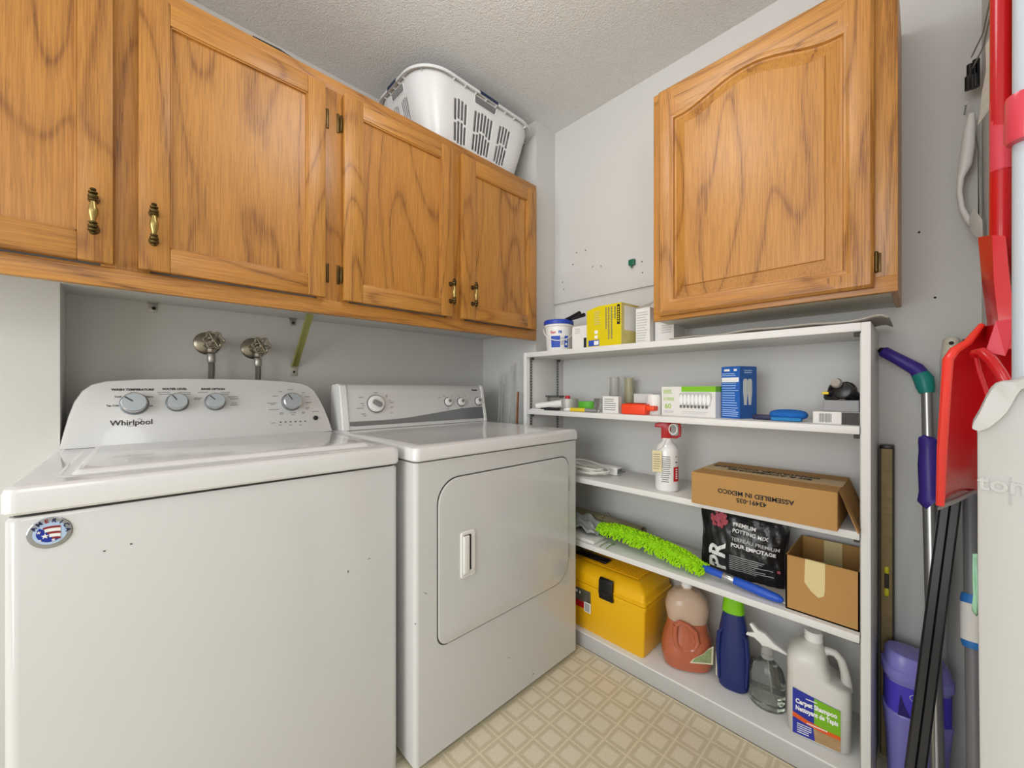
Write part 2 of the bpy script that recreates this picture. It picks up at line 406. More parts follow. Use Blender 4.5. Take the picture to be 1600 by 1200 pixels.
# ------------------------------------------------------------------ left run of wall cabinets
YC = 1.33                                      # face frame plane
cab = thing('wall_cabinet', 'long oak wall cabinet with four doors above the washer and dryer', 'cabinet', (0.5, YC, 1.316))
b = B('oak_z')
fx = [(-0.62, -0.55), (-0.045, 0.04), (0.43, 0.53), (0.925, 1.01), (1.415, 1.457)]
for a, c in fx: b.box(a, c, YC, YC + 0.02, 1.362, 2.045, 0.0006)
b.m('oak_x'); b.box(-0.62, 1.457, YC, YC + 0.02, 1.316, 1.3622, 0.001); b.box(-0.62, 1.457, YC, YC + 0.02, 2.0448, 2.083, 0.001)
part(b, 'face_frame', cab)
b = B('wall_paint_aged').box(-0.62, 1.45, YC + 0.02, YB - 0.003, 1.362, 1.374)
part(b, 'bottom_panel', cab, 'white painted underside')
b = B('oak_x').box(-0.62, 1.45, YC + 0.02, YB - 0.003, 2.055, 2.07)
part(b, 'top_panel', cab)
part(B('oak_z').box(1.44, 1.456, YC + 0.02, YB - 0.003, 1.374, 2.055), 'side_panel', cab)
part(B('oak_z').box(-0.62, -0.604, YC + 0.02, 1.615, 1.374, 2.055), 'side_panel', cab)

def handle(parent, x, z, y):
    b = B('antique_brass')
    h = 0.052
    prof = [(0.001, -h), (0.003, -h + .001), (0.004, -h + .004), (0.0025, -h + .006), (0.0055, -h + .009), (0.0055, -h + .012), (0.0035, -h + .014), (0.006, -h + .017), (0.006, -h + .021), (0.004, -h + .024),
            (0.0052, -h + .026), (0.0052, -h + .028), (0.003, -h + .030)]
    prof = [(r * 1.45, q) for r, q in prof]
    b.lathe((x, y - 0.026, z), prof + [(r, -q) for r, q in reversed(prof)], 16)
    b.m('antique_brass_light').lathe((x, y - 0.026, z), [(0.004, -0.024), (0.005, -0.018), (0.008, -0.006), (0.0086, 0), (0.008, 0.006), (0.005, 0.018), (0.004, 0.024)], 16)
    b.m('hinge_brass')
    for s in (-1, 1):
        b.lathe((x, y - 0.026, z + s * 0.034), [(0.0035, 0), (0.003, 0.02), (0.007, 0.026)], 12, axis=(0, 1, 0))
        b.lathe((x, y - 0.001, z + s * 0.034), [(0.010, 0), (0.009, -0.002), (0.004, -0.003)], 14, axis=(0, 1, 0))
    return part(b, 'handle', parent, 'antique brass handle')

def hinge_x(parent, x, z, y, sgn):
    b = B('hinge_brass')
    b.box(x - 0.0045, x + 0.0045, y - 0.003, y, z - 0.031, z + 0.031, 0.001)
    b.lathe((x + sgn * 0.0085, y - 0.006, z - 0.026), [(0.003, 0), (0.0042, 0.002), (0.0042, 0.050), (0.003, 0.052)], 10)
    for s in (-1, 1): b.lathe((x, y - 0.003, z + s * 0.02), [(0.002, 0), (0.0018, -0.0015)], 8, axis=(0, 1, 0))
    return b

def flat_door(x0, x1, z0, z1, sl, sr, rb, rt, hx=None, hz=1.47, hinge=None):
    yf, yb = YC - 0.021, YC - 0.001
    b = B('oak_z'); b.box(x0, x0 + sl, yf, yb, z0, z1, 0.0022); b.box(x1 - sr, x1, yf, yb, z0, z1, 0.0022)
    b.m('oak_x'); b.box(x0 + sl, x1 - sr, yf + 0.0004, yb, z0, z0 + rb, 0.0018); b.box(x0 + sl, x1 - sr, yf + 0.0004, yb, z1 - rt, z1, 0.0018)
    b.m('oak_z'); e = 0.004                     # small bead inside the frame
    b.box(x0 + sl, x0 + sl + e, yf + 0.003, yb, z0 + rb, z1 - rt, 0.001); b.box(x1 - sr - e, x1 - sr, yf + 0.003, yb, z0 + rb, z1 - rt, 0.001)
    b.m('oak_x'); b.box(x0 + sl, x1 - sr, yf + 0.003, yb, z0 + rb, z0 + rb + e, 0.001); b.box(x0 + sl, x1 - sr, yf + 0.003, yb, z1 - rt - e, z1 - rt, 0.001)
    d = part(b, 'door', cab)
    part(B('oak_z').box(x0 + sl - 0.002, x1 - sr + 0.002, yf + 0.010, yb - 0.002, z0 + rb - 0.002, z1 - rt + 0.002), 'panel', d, smooth=0)
    if hx: handle(d, hx, hz, yf)
    if hinge:
        hxp, sg = hinge
        for q in (1.945, 1.449): part(hinge_x(cab, hxp, q, YC, sg), 'hinge', d, 'dark brass hinge')
    return d
Z0, Z1 = 1.366, 2.041
flat_door(-0.48, -0.024, Z0, Z1, 0.058, 0.057, 0.062, 0.06, -0.055, 1.471)
flat_door(0.019, 0.450, Z0, Z1, 0.058, 0.052, 0.060, 0.055, 0.046, 1.470, (0.462, -1))
flat_door(0.508, 0.940, Z0, Z1, 0.062, 0.056, 0.060, 0.056, 0.927, 1.460, (0.495, 1))
flat_door(0.985, 1.437, Z0, Z1, 0.072, 0.062, 0.058, 0.060, 1.038, 1.466)

# ------------------------------------------------------------------ right wall cabinet with cathedral door
XC = 1.352
rc = thing('wall_cabinet', 'single-door oak wall cabinet with arched raised panel above the white shelves', 'cabinet', (XC, 0.35, 1.316))
b = B('oak_z'); b.box(XC, XC + 0.02, 0.635, 0.667, 1.356, 2.08, 0.0008); b.box(XC, XC + 0.02, 0.040, 0.105, 1.356, 2.08, 0.0008)
b.m('oak_y'); b.box(XC, XC + 0.02, 0.040, 0.667, 1.316, 1.3562, 0.0008); b.box(XC, XC + 0.02, 0.040, 0.667, 2.0798, 2.12, 0.0008)
part(b, 'face_frame', rc)
for a, zl in ((0.041, 1.317), (0.654, 1.332)): part(B('oak_z').box(XC + 0.02, XR - 0.002, a, a + 0.012, zl, 2.118), 'side_panel', rc)
part(B('underside').box(XC + 0.02, XR - 0.002, 0.053, 0.6655, 1.319, 1.331), 'bottom_panel', rc, 'cream underside')
part(B('oak_y').box(XC + 0.02, XR - 0.002, 0.053, 0.654, 2.106, 2.118), 'top_panel', rc)
def arch(y0, y1, z0, zs, zp, n=30):             # closed outline, arched top; y0>y1 as seen from the room
    P = [(y0, z0)]
    P += [(y0, z0 + (zs - z0) * k / 6) for k in range(1, 6)]
    for k in range(n + 1):
        f = k / n; s = min(1, max(0, (f - 0.05) / 0.90)); P.append((y0 + (y1 - y0) * f, zs + (zp - zs) * (0.5 - 0.5 * math.cos(2 * PI * s)) ** 0.85))
    P += [(y1, zs + (z0 - zs) * k / 6) for k in range(1, 6)]
    P += [(y1, z0)] + [(y1 + (y0 - y1) * k / 8, z0) for k in range(1, 8)]
    return P
dy0, dy1, dz0, dz1 = 0.640, 0.082, 1.330, 2.112
def loop(i, x, dp=0.0):
    return [V3((x, q, zz)) for q, zz in arch(0.586 - i, 0.144 + i, 1.385 + i, 1.998 - i, 2.046 - i)]
def outer(x, i=0.0):
    P = arch(0.586, 0.144, 1.385, 1.998, 2.046); R = []
    for k, (q, zz) in enumerate(P):
        a = (q - 0.144) / 0.442; fy = dy1 + i + (dy0 - dy1 - 2 * i) * a
        if k == 0: R.append(V3((x, dy0 - i, dz0 + i)))
        elif k < 6: R.append(V3((x, dy0 - i, dz0 + i + (dz1 - dz0 - 2 * i) * k / 6)))
        elif k <= 36: R.append(V3((x, fy, dz1 - i)))
        elif k < 42: R.append(V3((x, dy1 + i, dz1 - i + (dz0 - dz1 + 2 * i) * (k - 36) / 6)))
        elif k == 42: R.append(V3((x, dy1 + i, dz0 + i)))
        else: R.append(V3((x, fy, dz0 + i)))
    return R
xf = XC - 0.022
b = B('oak_z'); b.rings([outer(XC - 0.001), outer(xf + 0.006), outer(xf, 0.007), loop(-0.016, xf), loop(-0.013, xf + 0.0015), loop(-0.008, xf + 0.0045), loop(-0.003, xf + 0.0055), loop(0.0, xf + 0.014)], cap0=True, cap1=False)
for f in b.bm.faces:                            # rails: grain runs along the wall
    c = f.calc_center_median()
    if 0.144 < c.y < 0.586 and (c.z > 1.995 or c.z < 1.386):
        b.m('oak_y'); f.material_index = b.i
rd = part(b, 'door', rc, smooth=28)
b = B('oak_z'); b.rings([loop(-0.001, xf + 0.013), loop(0.005, xf + 0.0135), loop(0.034, xf + 0.005), loop(0.0355, xf + 0.001), loop(0.038, xf + 0.0003)], cap0=False, cap1=True)
part(b, 'panel', rd, smooth=12)
b = B('hinge_brass'); hy, hz = 0.076, 1.392
b.lathe((xf + 0.012, 0.0785, 1.366), [(0.002, 0), (0.0042, 0.003), (0.0042, 0.05), (0.002, 0.053)], 12)
b.box(XC - 0.002, XC, 0.070, 0.078, 1.368, 1.416, 0.001)
part(b, 'hinge', rd, 'worn metal hinge')

# ------------------------------------------------------------------ wall pieces
bd = thing('wall_rail', 'white painted board with screw holes fixed to the right wall left of the arched cabinet', 'board', (1.64, 1.0, 1.6))
b = B('wall_paint').box(1.628, XR - 0.0005, 0.70, 1.361, 1.524, 1.679, 0.001)
part(b, 'board', bd)
b = B('screw_hole')
for px, py in ((879, 441), (881, 452), (926, 417), (939, 416), (1004, 426), (1003, 409), (895, 413)): 
    q = W(px, py, x=1.628); b.lathe((1.6285, q.y, q.z), [(0.003, 0), (0.003, -0.001)], 8, axis=(1, 0, 0))
part(b, 'screw_holes', bd)
one(B('hook_green').box(1.612, 1.6275, 0.886, 0.916, 1.628, 1.655, 0.004).lathe((1.614, 0.90, 1.628), [(0.004, 0.0), (0.004, -0.008), (0.002, -0.012)], 10), 'hook', 'small green plastic hook on the white board', 'hook')
b = B('screw_hole')
for px, py in ((901, 395), (915, 391)): q = W(px, py, x=XR); b.lathe((XR, q.y, q.z), [(0.003, 0), (0.003, -0.001)], 8, axis=(1, 0, 0))
for px, py in ((1461, 465), (1436, 363), (1533, 575)): q = W(px, py, x=XR); b.lathe((XR, q.y, q.z), [(0.003, 0), (0.003, -0.001)], 8, axis=(1, 0, 0))
struct(b, 'trim_1')

for (vx, vz, lab) in ((0.205, 1.238, 'left water tap with six-lobed wheel on the wall behind the washer'), (0.345, 1.230, 'right water tap with six-lobed wheel on the wall behind the washer')):
    t = thing('water_tap', lab, 'tap', (vx, YB, vz), 'laundry water taps')
    part(B('nickel').lathe((vx, YB - 0.0005, vz), [(0.040, 0), (0.040, -0.003), (0.034, -0.008), (0.016, -0.012), (0.014, -0.05)], 28, axis=(0, 1, 0)), 'flange', t)
    b = B('nickel').lathe((vx + 0.004, YB - 0.055, vz - 0.035), [(0.012, 0), (0.014, 0.004), (0.014, 0.018), (0.011, 0.022), (0.012, 0.05), (0.006, 0.055)], 8)
    b.lathe((vx + 0.004, YB - 0.055, vz), [(0.012, 0.01), (0.013, -0.02), (0.007, -0.022), (0.005, -0.045)], 12, axis=(0, 1, 0))
    part(b, 'valve_body', t)
    b = B('nickel'); yy = YB - 0.103; cx, cz = vx + 0.006, vz + 0.004; P = []
    for k in range(72):
        a = 2 * PI * k / 72; r = 0.026 + 0.0035 * math.cos(6 * a); P.append((cx + r * math.cos(a), yy, cz + r * math.sin(a)))
    P += P[:2]; b.tube(P, 0.0036, 8)
    for k in range(6):
        a = PI * k / 3; b.tube([(cx, yy, cz), (cx + 0.026 * math.cos(a), yy, cz + 0.026 * math.sin(a))], 0.0026, 6)
    b.lathe((cx, yy + 0.004, cz), [(0.007, 0), (0.007, -0.008), (0.003, -0.010)], 12, axis=(0, 1, 0))
    part(b, 'wheel', t)
    one(B('braid').tube([(vx + 0.004, YB - 0.055, vz - 0.040), (vx + 0.006, YB - 0.055, vz - 0.09), (vx + 0.004, YB - 0.05, vz - 0.16), (vx - 0.01, YB - 0.04, vz - 0.30), (vx - 0.02, YB - 0.04, 0.70)], 0.0095, 14).m('zinc').lathe((vx + 0.005, YB - 0.055, vz - 0.07), [(0.0105, 0), (0.0125, 0.003), (0.0125, 0.028), (0.0105, 0.031)], 14),
        'water_hose', 'braided metal hose hanging from the %s water tap' % ('left' if vx < 0.25 else 'right'), 'hose', group='washer hoses')
# angled brace and clips
t = thing('shelf_brace', 'greenish painted metal brace slanting from wall up to the cabinet underside', 'brace', (0.49, YB, 1.15))
p0, p1 = V3((0.474, YB - 0.012, 1.168)), V3((0.487, 1.62, 1.361))
b = B('bracket_green'); ex = V3((0.026, 0, 0)); n_ = (p1 - p0).normalized().cross(X).normalized() * 0.010
b.prism([p0, p1, p1 + n_ * 0.2, p0 + n_ * 0.2], ex); b.prism([p0, p1, p1 - n_, p0 - n_], V3((0.002, 0, 0)))
part(b, 'brace_arm', t)
part(B('zinc').box(0.474, 0.500, YB - 0.003, YB - 0.0005, 1.128, 1.172, 0.001).m('screw_hole').lathe((0.487, YB - 0.003, 1.145), [(0.005, 0), (0.004, -0.003)], 10, axis=(0, 1, 0)), 'foot_plate', t)
for cx in (0.061, 0.482):
    b = B('zinc').box(cx - 0.011, cx + 0.011, YB - 0.003, YB - 0.0005, 1.332, 1.361, 0.001).box(cx - 0.015, cx + 0.011, YB - 0.022, YB, 1.358, 1.3615)
    b.m('screw_hole').lathe((cx + 0.002, YB - 0.003, 1.344), [(0.006, 0), (0.005, -0.004)], 10, axis=(0, 1, 0))
    one(b, 'corner_clip', 'small metal clip under the cabinet %s' % ('at the left above the washer' if cx < 0.2 else 'beside the slanting brace'), 'clip', group='cabinet clips')

# ------------------------------------------------------------------ washer
WL = V3((-0.1495, 1.028, 0)); WA = math.radians(-1.3); WI = Matrix.Rotation(-WA, 3, 'Z')
def wloc(px, py, yl):                            # photo point on the washer's local plane y = yl
    r = WI @ ray(px, py); o = WI @ (V3((0, 0, EYE)) - WL); return o + r * ((yl - o.y) / r.y)
t = thing('washing_machine', 'white top-loading washing machine with round silver knobs and oval flag badge', 'washing machine', WL, rotz=WA)
WW = 0.698
body = B('appliance_white')
P = rrect(0.004, WW - 0.004, 0.006, 0.64, 0.018)
body.rings([[V3((a, c, z)) for a, c in P] for z in (0.015, 0.856)] + [[V3((WW / 2 + (a - WW / 2) * 0.99, 0.333 + (c - 0.333) * 0.99, 0.862)) for a, c in P]])
body.m('black_plastic')
for a in (0.05, WW - 0.05):
    for c in (0.06, 0.60): body.lathe((a, c, 0.0), [(0.02, 0), (0.02, 0.016)], 12)
bodyo = part(body, 'body', t)
b = B('gap_dark'); P2 = rrect(0.012, WW - 0.012, 0.014, 0.65, 0.015); b.rings([[V3((a, c, z)) for a, c in P2] for z in (0.861, 0.870)]); part(b, 'gap', t, 'dark gap below the top')
b = B('appliance_top')
def ring(i, z, x0=0.0, x1=WW, y0=0.0, y1=0.67, r=0.02): return [V3((a, c, z)) for a, c in rrect(x0 + i, x1 - i, y0 + i, y1 - i, max(r - i * 0.5, 0.004))]
b.rings([ring(0.003, 0.868), ring(0.0, 0.872), ring(0.0, 0.902), ring(0.003, 0.910), ring(0.009, 0.914), ring(0.012, 0.9145)])
part(b, 'top_panel', t)
lx0, lx1, ly0, ly1 = 0.060, 0.655, 0.055, 0.52
b = B('appliance_top')
b.rings([ring(-0.008, 0.9147, lx0, lx1, ly0, ly1, 0.03), ring(-0.001, 0.9165, lx0, lx1, ly0, ly1, 0.028), ring(0.002, 0.9165, lx0, lx1, ly0, ly1, 0.026), ring(0.006, 0.9152, lx0, lx1, ly0, ly1, 0.024),
         ring(0.012, 0.9155, lx0, lx1, ly0, ly1, 0.022), ring(0.018, 0.922, lx0, lx1, ly0, ly1, 0.02), ring(0.026, 0.924, lx0, lx1, ly0, ly1, 0.018)])
part(b, 'lid', t)
# control console: arched front face leaning back
def cons_outline(i=0.0):
    pts = [(0.006, 0.9147), (0.012, 0.955), (0.020, 1.000), (0.030, 1.040), (0.044, 1.070), (0.062, 1.088), (0.090, 1.098), (0.16, 1.105), (0.26, 1.109), (0.36, 1.110), (0.46, 1.109), (0.55, 1.104),
           (0.60, 1.098), (0.628, 1.088), (0.648, 1.070), (0.664, 1.040), (0.680, 1.000), (0.694, 0.955), (0.703, 0.9147)]
    cx, cz = 0.357, 0.95
    return [(cx + (a - cx) * (1 - i / 0.33), cz + (z - cz) * (1 - i / 0.16) if z > cz else z) for a, z in pts]
CY0 = 0.560; LEAN = 0.24
cyf = lambda z: CY0 + (z - 0.914) * LEAN
b = B('appliance_white')
b.rings([[V3((a, 0.69, z)) for a, z in cons_outline(0.004)], [V3((a, 0.66, z)) for a, z in cons_outline()], [V3((a, cyf(z) + 0.010, z)) for a, z in cons_outline()], [V3((a, cyf(z) + 0.002, z)) for a, z in cons_outline(0.002)], [V3((a, cyf(z), z)) for a, z in cons_outline(0.008)]])
con = part(b, 'console', t, smooth=40)
NU = V3((1, 0, 0)); NVv = V3((0, LEAN, 1)).normalized(); NN = NU.cross(NVv)      # NN points out of the face
def cp(px, py):                                  # photo point on the leaning console face
    r = WI @ ray(px, py); o = WI @ (V3((0, 0, EYE)) - WL)
    k = (CY0 + (o.z - 0.914) * LEAN - o.y) / (r.y - LEAN * r.z); return o + r * k
def knob(c, r, parent, name='knob', ang=0.6, h=0.028, deep=True):
    b = B('knob_base_grey').lathe(c, [(r * 1.15, 0.0), (r * 1.15, 0.0015), (r * 1.0, 0.004)], 36, axis=NN)
    b.m('dark_plastic').lathe(c + NN * 0.003, [(r * 0.94, 0), (r * 0.92, h * 0.45)], 36, axis=NN)
    b.m('chrome').lathe(c + NN * (h * 0.4), [(r * 0.9, 0), (r * 1.02, 0.003), (r * 1.0, h * 0.5), (r * 0.94, h * 0.56)], 40, axis=NN)
    b.m('knob_silver').lathe(c + NN * (h * 0.9), [(r * 0.93, 0), (r * 0.93, 0.0022), (r * 0.9, 0.003)], 40, axis=NN)
    q = c + NN * (h * 0.9 + 0.003); d = NU * -math.sin(ang) + NVv * math.cos(ang); e = d.cross(NN)
    b.m('gap_dark').patch(q + d * r * 0.5, e, d, r * 0.13, r * 0.75, 0.0006)
    return part(b, name, parent)
KN = [((210, 631), 0.0285, 0.9), ((277, 629), 0.025, 0.6), ((336, 628), 0.025, 0.8), ((455, 628), 0.0285, 0.6)]
KC = []
for (pp, r, a) in KN:
    c = cp(*pp); KC.append(c); knob(c, r, t, ang=a)
b = B('dark_plastic').lathe(cp(493, 653), [(0.0085, 0), (0.0085, 0.003), (0.007, 0.004)], 20, axis=NN); part(b, 'start_button', t, 'dark round start button')
b = B('print_grey')
def ct(b, s, px, py, size, bold=0.0002, sx=1.0): b.text(s, size, cp(px, py) + NN * 0.0004, NU, NVv, bold=bold, sx=sx)
b.m('print_black'); ct(b, 'WASH TEMPERATURE', 208, 609, 0.0085, 0.0003, 1.1); ct(b, 'WATER LEVEL', 273, 608, 0.0085, 0.0003, 1.1); ct(b, 'RINSE OPTION', 333, 608, 0.0085, 0.0003, 1.1)
b.m('print_grey'); ct(b, 'Tap Cold', 176, 634, 0.007); ct(b, 'Cold', 184, 620, 0.007); ct(b, 'Warm', 233, 620, 0.007); ct(b, 'Hot', 235, 634, 0.007); ct(b, 'Cool', 208, 614, 0.006)
for (px, py, wd) in ((256, 613, .03), (258, 616, .03), (288, 613, .03), (288, 616, .03), (310, 622, .022), (308, 624, .016), (317, 613, .026), (352, 613, .026), (352, 616, .02), (364, 620, .028), (366, 623, .024), (366, 630, .016), (366, 633, .020),
                     (454, 609, .018), (438, 612, .012), (474, 613, .012), (430, 619, .018), (425, 630, .03), (426, 632, .014), (428, 640, .032), (480, 620, .016), (482, 629, .02), (480, 637, .014), (480, 639, .010),
                     (440, 645, .012), (440, 647, .012), (458, 645, .02), (458, 648, .012), (474, 644, .012), (474, 646, .009), (427, 661, .014), (493, 643, .022), (438, 664, .010), (454, 664, .010), (470, 664, .010)):
    b.patch(cp(px, py) + NN * 0.0001, NU, NVv, wd, 0.0018, 0.0004)
b.m('print_black')
for px in (438.5, 446.3, 454, 461.8, 469.5, 477): b.patch(cp(px, 659.8 - (px - 438) * 0.045) + NN * 0.0001, NU, NVv, 0.0062, 0.0032, 0.0005)
part(b, 'console_print', t, smooth=0)
b = B('logo_black'); lc = cp(206, 660.5)
b.text('Whirlpool', 0.0215, lc + NN * 0.0004, NU, NVv, bold=0.00025, sx=1.0)
SW = [(-0.004, -0.009), (0.004, -0.0125), (0.014, -0.008), (0.0185, 0.002), (0.017, 0.010), (0.011, 0.0125)]
for i in range(len(SW) - 1):
    pass
def arc2(b, c, P, wd):
    for (a1, c1), (a2, c2) in zip(P, P[1:]):
        d = V3((a2 - a1, c2 - c1, 0)); n = V3((-d.y, d.x, 0)).normalized() * wd / 2
        Q = [(a1 + n.x, c1 + n.y), (a1 - n.x, c1 - n.y), (a2 - n.x, c2 - n.y), (a2 + n.x, c2 + n.y)]
        b.prism([c + NU * x + NVv * z + NN * 0.0002 for x, z in Q][::-1], NN * 0.0007)
El = [(0.006 + 0.0165 * math.cos(a) * 0.9 - 0.006 * math.sin(a) * 0.2, 0.0 + 0.0075 * math.sin(a) + 0.0075 * math.cos(a)) for a in [math.radians(-190 + 12 * k) for k in range(22)]]
arc2(b, lc, El, 0.0009)
part(b, 'brand_lettering', t, smooth=0)
# oval badge on the front
FC = wloc(78.5, 832, 0.006); b = B('badge_silver')
FU, FV, FN = V3((1, 0, 0)), V3((0, 0, 1)), V3((0, -1, 0))
b.lathe(FC, [(0.0262, 0), (0.0262, 0.0008), (0.025, 0.0018), (0.0238, 0.002)], 48, axis=(0, -1, 0), sx=1.0, sy=1.0)
b.m('badge_sky').lathe(FC, [(0.0195, 0.0015), (0.0195, 0.0022)], 40, axis=(0, -1, 0))
def bp(P, e=0.0026): b.prism([FC + FU * x + FV * z + FN * 0.001 for x, z in P], FN * (e - 0.001))
b.m('badge_blue'); bp([(0.0155 * math.cos(a), 0.0155 * math.sin(a)) for a in [math.radians(140 + 12 * k) for k in range(16)]])
b.m('badge_red'); R_ = 0.0165
for k in range(3):
    up = [(x, 0.0135 - 0.0095 * k - 0.0022 - (x - 0.002) ** 2 * 12) for x in [(-0.008 + 0.0052 * k) + (0.020 - 0.0052 * k) * q / 8 for q in range(9)]]
    bp(up + [(x, z - 0.0032) for x, z in reversed(up)], 0.0030)
b.m('print_white')
for k in range(2):
    up = [(x, 0.0135 - 0.0095 * k - 0.0056 - (x - 0.002) ** 2 * 12) for x in [(-0.006 + 0.0052 * k) + (0.018 - 0.0052 * k) * q / 8 for q in range(9)]]
    bp(up + [(x, z - 0.0055) for x, z in reversed(up)], 0.0029)
def star(cx, cz, r):
    bp([(cx + (r if k % 2 == 0 else r * 0.42) * math.cos(PI / 2 + k * PI / 5), cz + (r if k % 2 == 0 else r * 0.42) * math.sin(PI / 2 + k * PI / 5)) for k in range(10)], 0.0033)
star(-0.0055, -0.0045, 0.0048); star(-0.0125, 0.003, 0.0028); star(0.004, -0.0125, 0.0028); star(-0.011, -0.0105, 0.002)
for k, ch in enumerate('AMERICA'):
    a = math.radians(150 - 24.5 * k); b.m('badge_red' if ch == 'E' else 'badge_dark')
    b.text(ch, 0.0088, FC + FU * (0.0205 * math.cos(a)) + FV * (0.0205 * math.sin(a)) + FN * 0.0024, FU * math.sin(a) - FV * math.cos(a), FU * math.cos(a) + FV * math.sin(a), bold=0.0003)
part(b, 'badge', t, 'oval flag badge reading AMERICA', smooth=30)
b = B('gap_dark')
for (px, py, wd, hh) in ((544, 893, .002, .006), (577, 873, .007, .0012), (205, 850, .003, .002), (163, 861, .003, .002), (365, 750, .002, .002)):
    b.patch(wloc(px, py, 0.0055), FU, FV, wd, hh, 0.0004)
part(b, 'scuff_marks', t, smooth=0)

# ------------------------------------------------------------------ dryer
DX0, DX1, DY = 0.569, 1.318, 0.972
t = thing('clothes_dryer', 'white front-loading dryer with a square door and silver console stripe', 'dryer', (DX0, DY, 0))
b = B('appliance_white')
P = rrect(DX0 + 0.003, DX1 - 0.003, DY + 0.004, 1.68, 0.014)
b.rings([[V3((a, c, z)) for a, c in P] for z in (0.018, 0.868)])
b.m('black_plastic')
for a in (DX0 + 0.06, DX1 - 0.06):
    for c in (DY + 0.06, 1.6): b.lathe((a, c, 0), [(0.018, 0), (0.018, 0.019)], 12)
part(b, 'body', t)
part(B('gap_dark').rings([[V3((a, c, z)) for a, c in rrect(DX0 + 0.01, DX1 - 0.01, DY + 0.012, 1.67, 0.01)] for z in (0.867, 0.874)]), 'gap', t, 'dark gap below the top')
b = B('appliance_top')
b.rings([ring(i, z, DX0 - 0.002, DX1, DY - 0.003, 1.69, 0.018) for i, z in ((0.003, 0.872), (0.0, 0.876), (0.0, 0.900), (0.004, 0.909), (0.012, 0.913), (0.035, 0.914), (0.045, 0.9125))])
part(b, 'top_panel', t)
door_o = rrect(0.643, 1.257, 0.322, 0.813, [0.045, 0.075, 0.035, 0.085], 10)
def dring(i, y):
    cx, cz = 0.95, 0.567
    return [V3((cx + (a - cx) * (1 - i / 0.30), y, cz + (z - cz) * (1 - i / 0.24))) for a, z in door_o]
b = B('gap_dark').rings([dring(0, DY + 0.0045), dring(0, DY + 0.003)]); part(b, 'door_gap', t, 'dark line around the door')
b = B('appliance_white').rings([dring(0.0035, DY + 0.004), dring(0.0035, DY + 0.0005), dring(0.005, DY - 0.0005), dring(0.0065, DY - 0.0008)])
dd = part(b, 'door', t)
# recessed pull
b = B('plastic_white'); hx0, hx1, hz0, hz1 = 0.723, 0.778, 0.500, 0.640
def hr(i, y, r): return [V3((a, y, c)) for a, c in rrect(hx0 + i, hx1 - i, hz0 + i, hz1 - i, r, 4)]
b.rings([hr(0, DY - 0.0006, 0.008), hr(0, DY - 0.004, 0.008), hr(0.002, DY - 0.006, 0.007), hr(0.009, DY - 0.006, 0.005)], cap1=False)
b.rings([hr(0.009, DY - 0.006, 0.005), hr(0.011, DY - 0.001, 0.004), hr(0.013, DY - 0.0008, 0.004)], cap0=False)
b.box(hx0 + 0.008, hx0 + 0.030, DY - 0.011, DY - 0.004, hz0 + 0.012, hz1 - 0.012, 0.003)
b.box(hx0 + 0.018, hx1 - 0.008, DY - 0.009, DY - 0.003, hz0 + 0.010, hz0 + 0.020, 0.003)
part(b, 'handle', dd)
b = B('zinc')
for z in (0.70, 0.435): b.box(1.2545, 1.2575, DY - 0.002, DY + 0.004, z - 0.028, z + 0.028, 0.0008)
part(b, 'hinge', dd)
# console
CX0, CX1, CB = 0.596, 1.372, 1.575
cz0, cz1 = 0.913, 1.095
DL = 0.20
dyf = lambda z: CB - 0.03 + (z - cz0) * DL
prof = [(CB - 0.03, 0.9142), (dyf(0.93), 0.93), (dyf(1.07), 1.07), (dyf(1.088) + 0.004, 1.088), (dyf(1.095) + 0.016, 1.0945), (1.655, 1.090), (1.665, 1.06), (1.665, 0.914)]
b = B('appliance_white')
DXC = 1.318
def drow(x, s=0.0, dz=0.0): return [V3((x, y + s * (1 if y < 1.62 else -1), 0.914 + (z - 0.914) * (1 - dz))) for y, z in prof]
b.rings([drow(0.596, 0.006, 0.03), drow(0.600, 0.001, 0.008), drow(0.606), drow(DXC - 0.012), drow(DXC - 0.003, 0.002, 0.01), drow(DXC, 0.006, 0.04)])
part(b, 'console', t, smooth=40)
part(B('plastic_white').rings([[V3((x, y - 0.004 + s, 0.914 + (z - 0.914) * 1.008)) for y, z in prof] for x, s in ((0.592, 0.004), (0.595, 0.0), (0.617, 0.0), (0.619, 0.003))]), 'end_cap', t)
part(B('plastic_white').rings([[V3((x, y - 0.003 + s, 0.914 + (z - 0.914) * 1.004)) for y, z in prof] for x, s in ((DXC - 0.016, 0.003), (DXC - 0.014, 0.0), (DXC - 0.001, 0.0), (DXC + 0.001, 0.004))]), 'end_cap', t)
DV = V3((0, DL, 1)).normalized(); DN = X.cross(DV)
def dp(px, py):
    r = ray(px, py); o = V3((0, 0, EYE)); k = (CB - 0.03 + (o.z - cz0) * DL - o.y) / (r.y - DL * r.z); return o + r * k
def onface(x, z): return V3((x, dyf(z), z))
n = 24; up = []; dn = []
for k in range(n + 1):
    f = k / n; x = 0.622 + (DXC - 0.018 - 0.622) * f
    s = max(0, (f - 0.18) / 0.82); zt = 0.944 + 0.042 * (s * s * (3 - 2 * s)) + 0.003 * (1 - f)
    up.append(onface(x, zt)); dn.append(onface(x, 0.930))
b = B('silver_print').prism([q + DN * 0.0002 for q in dn + up[::-1]], DN * 0.0007); part(b, 'silver_stripe', t, 'silver wave stripe', smooth=0)
part(B('print_grey').patch(onface(0.965, 0.930) + DN * 0.0012, X, DV, 0.66, 0.0018, 0.0006), 'stripe_base_line', t, smooth=0)  # thin grey line along the stripe's lower edge
c = dp(587, 631); b = B('print_lightgrey').lathe(c, [(0.0425, 0), (0.0425, 0.0008)], 48, axis=DN).m('appliance_white').lathe(c, [(0.0415, 0), (0.0415, 0.0012)], 48, axis=DN)
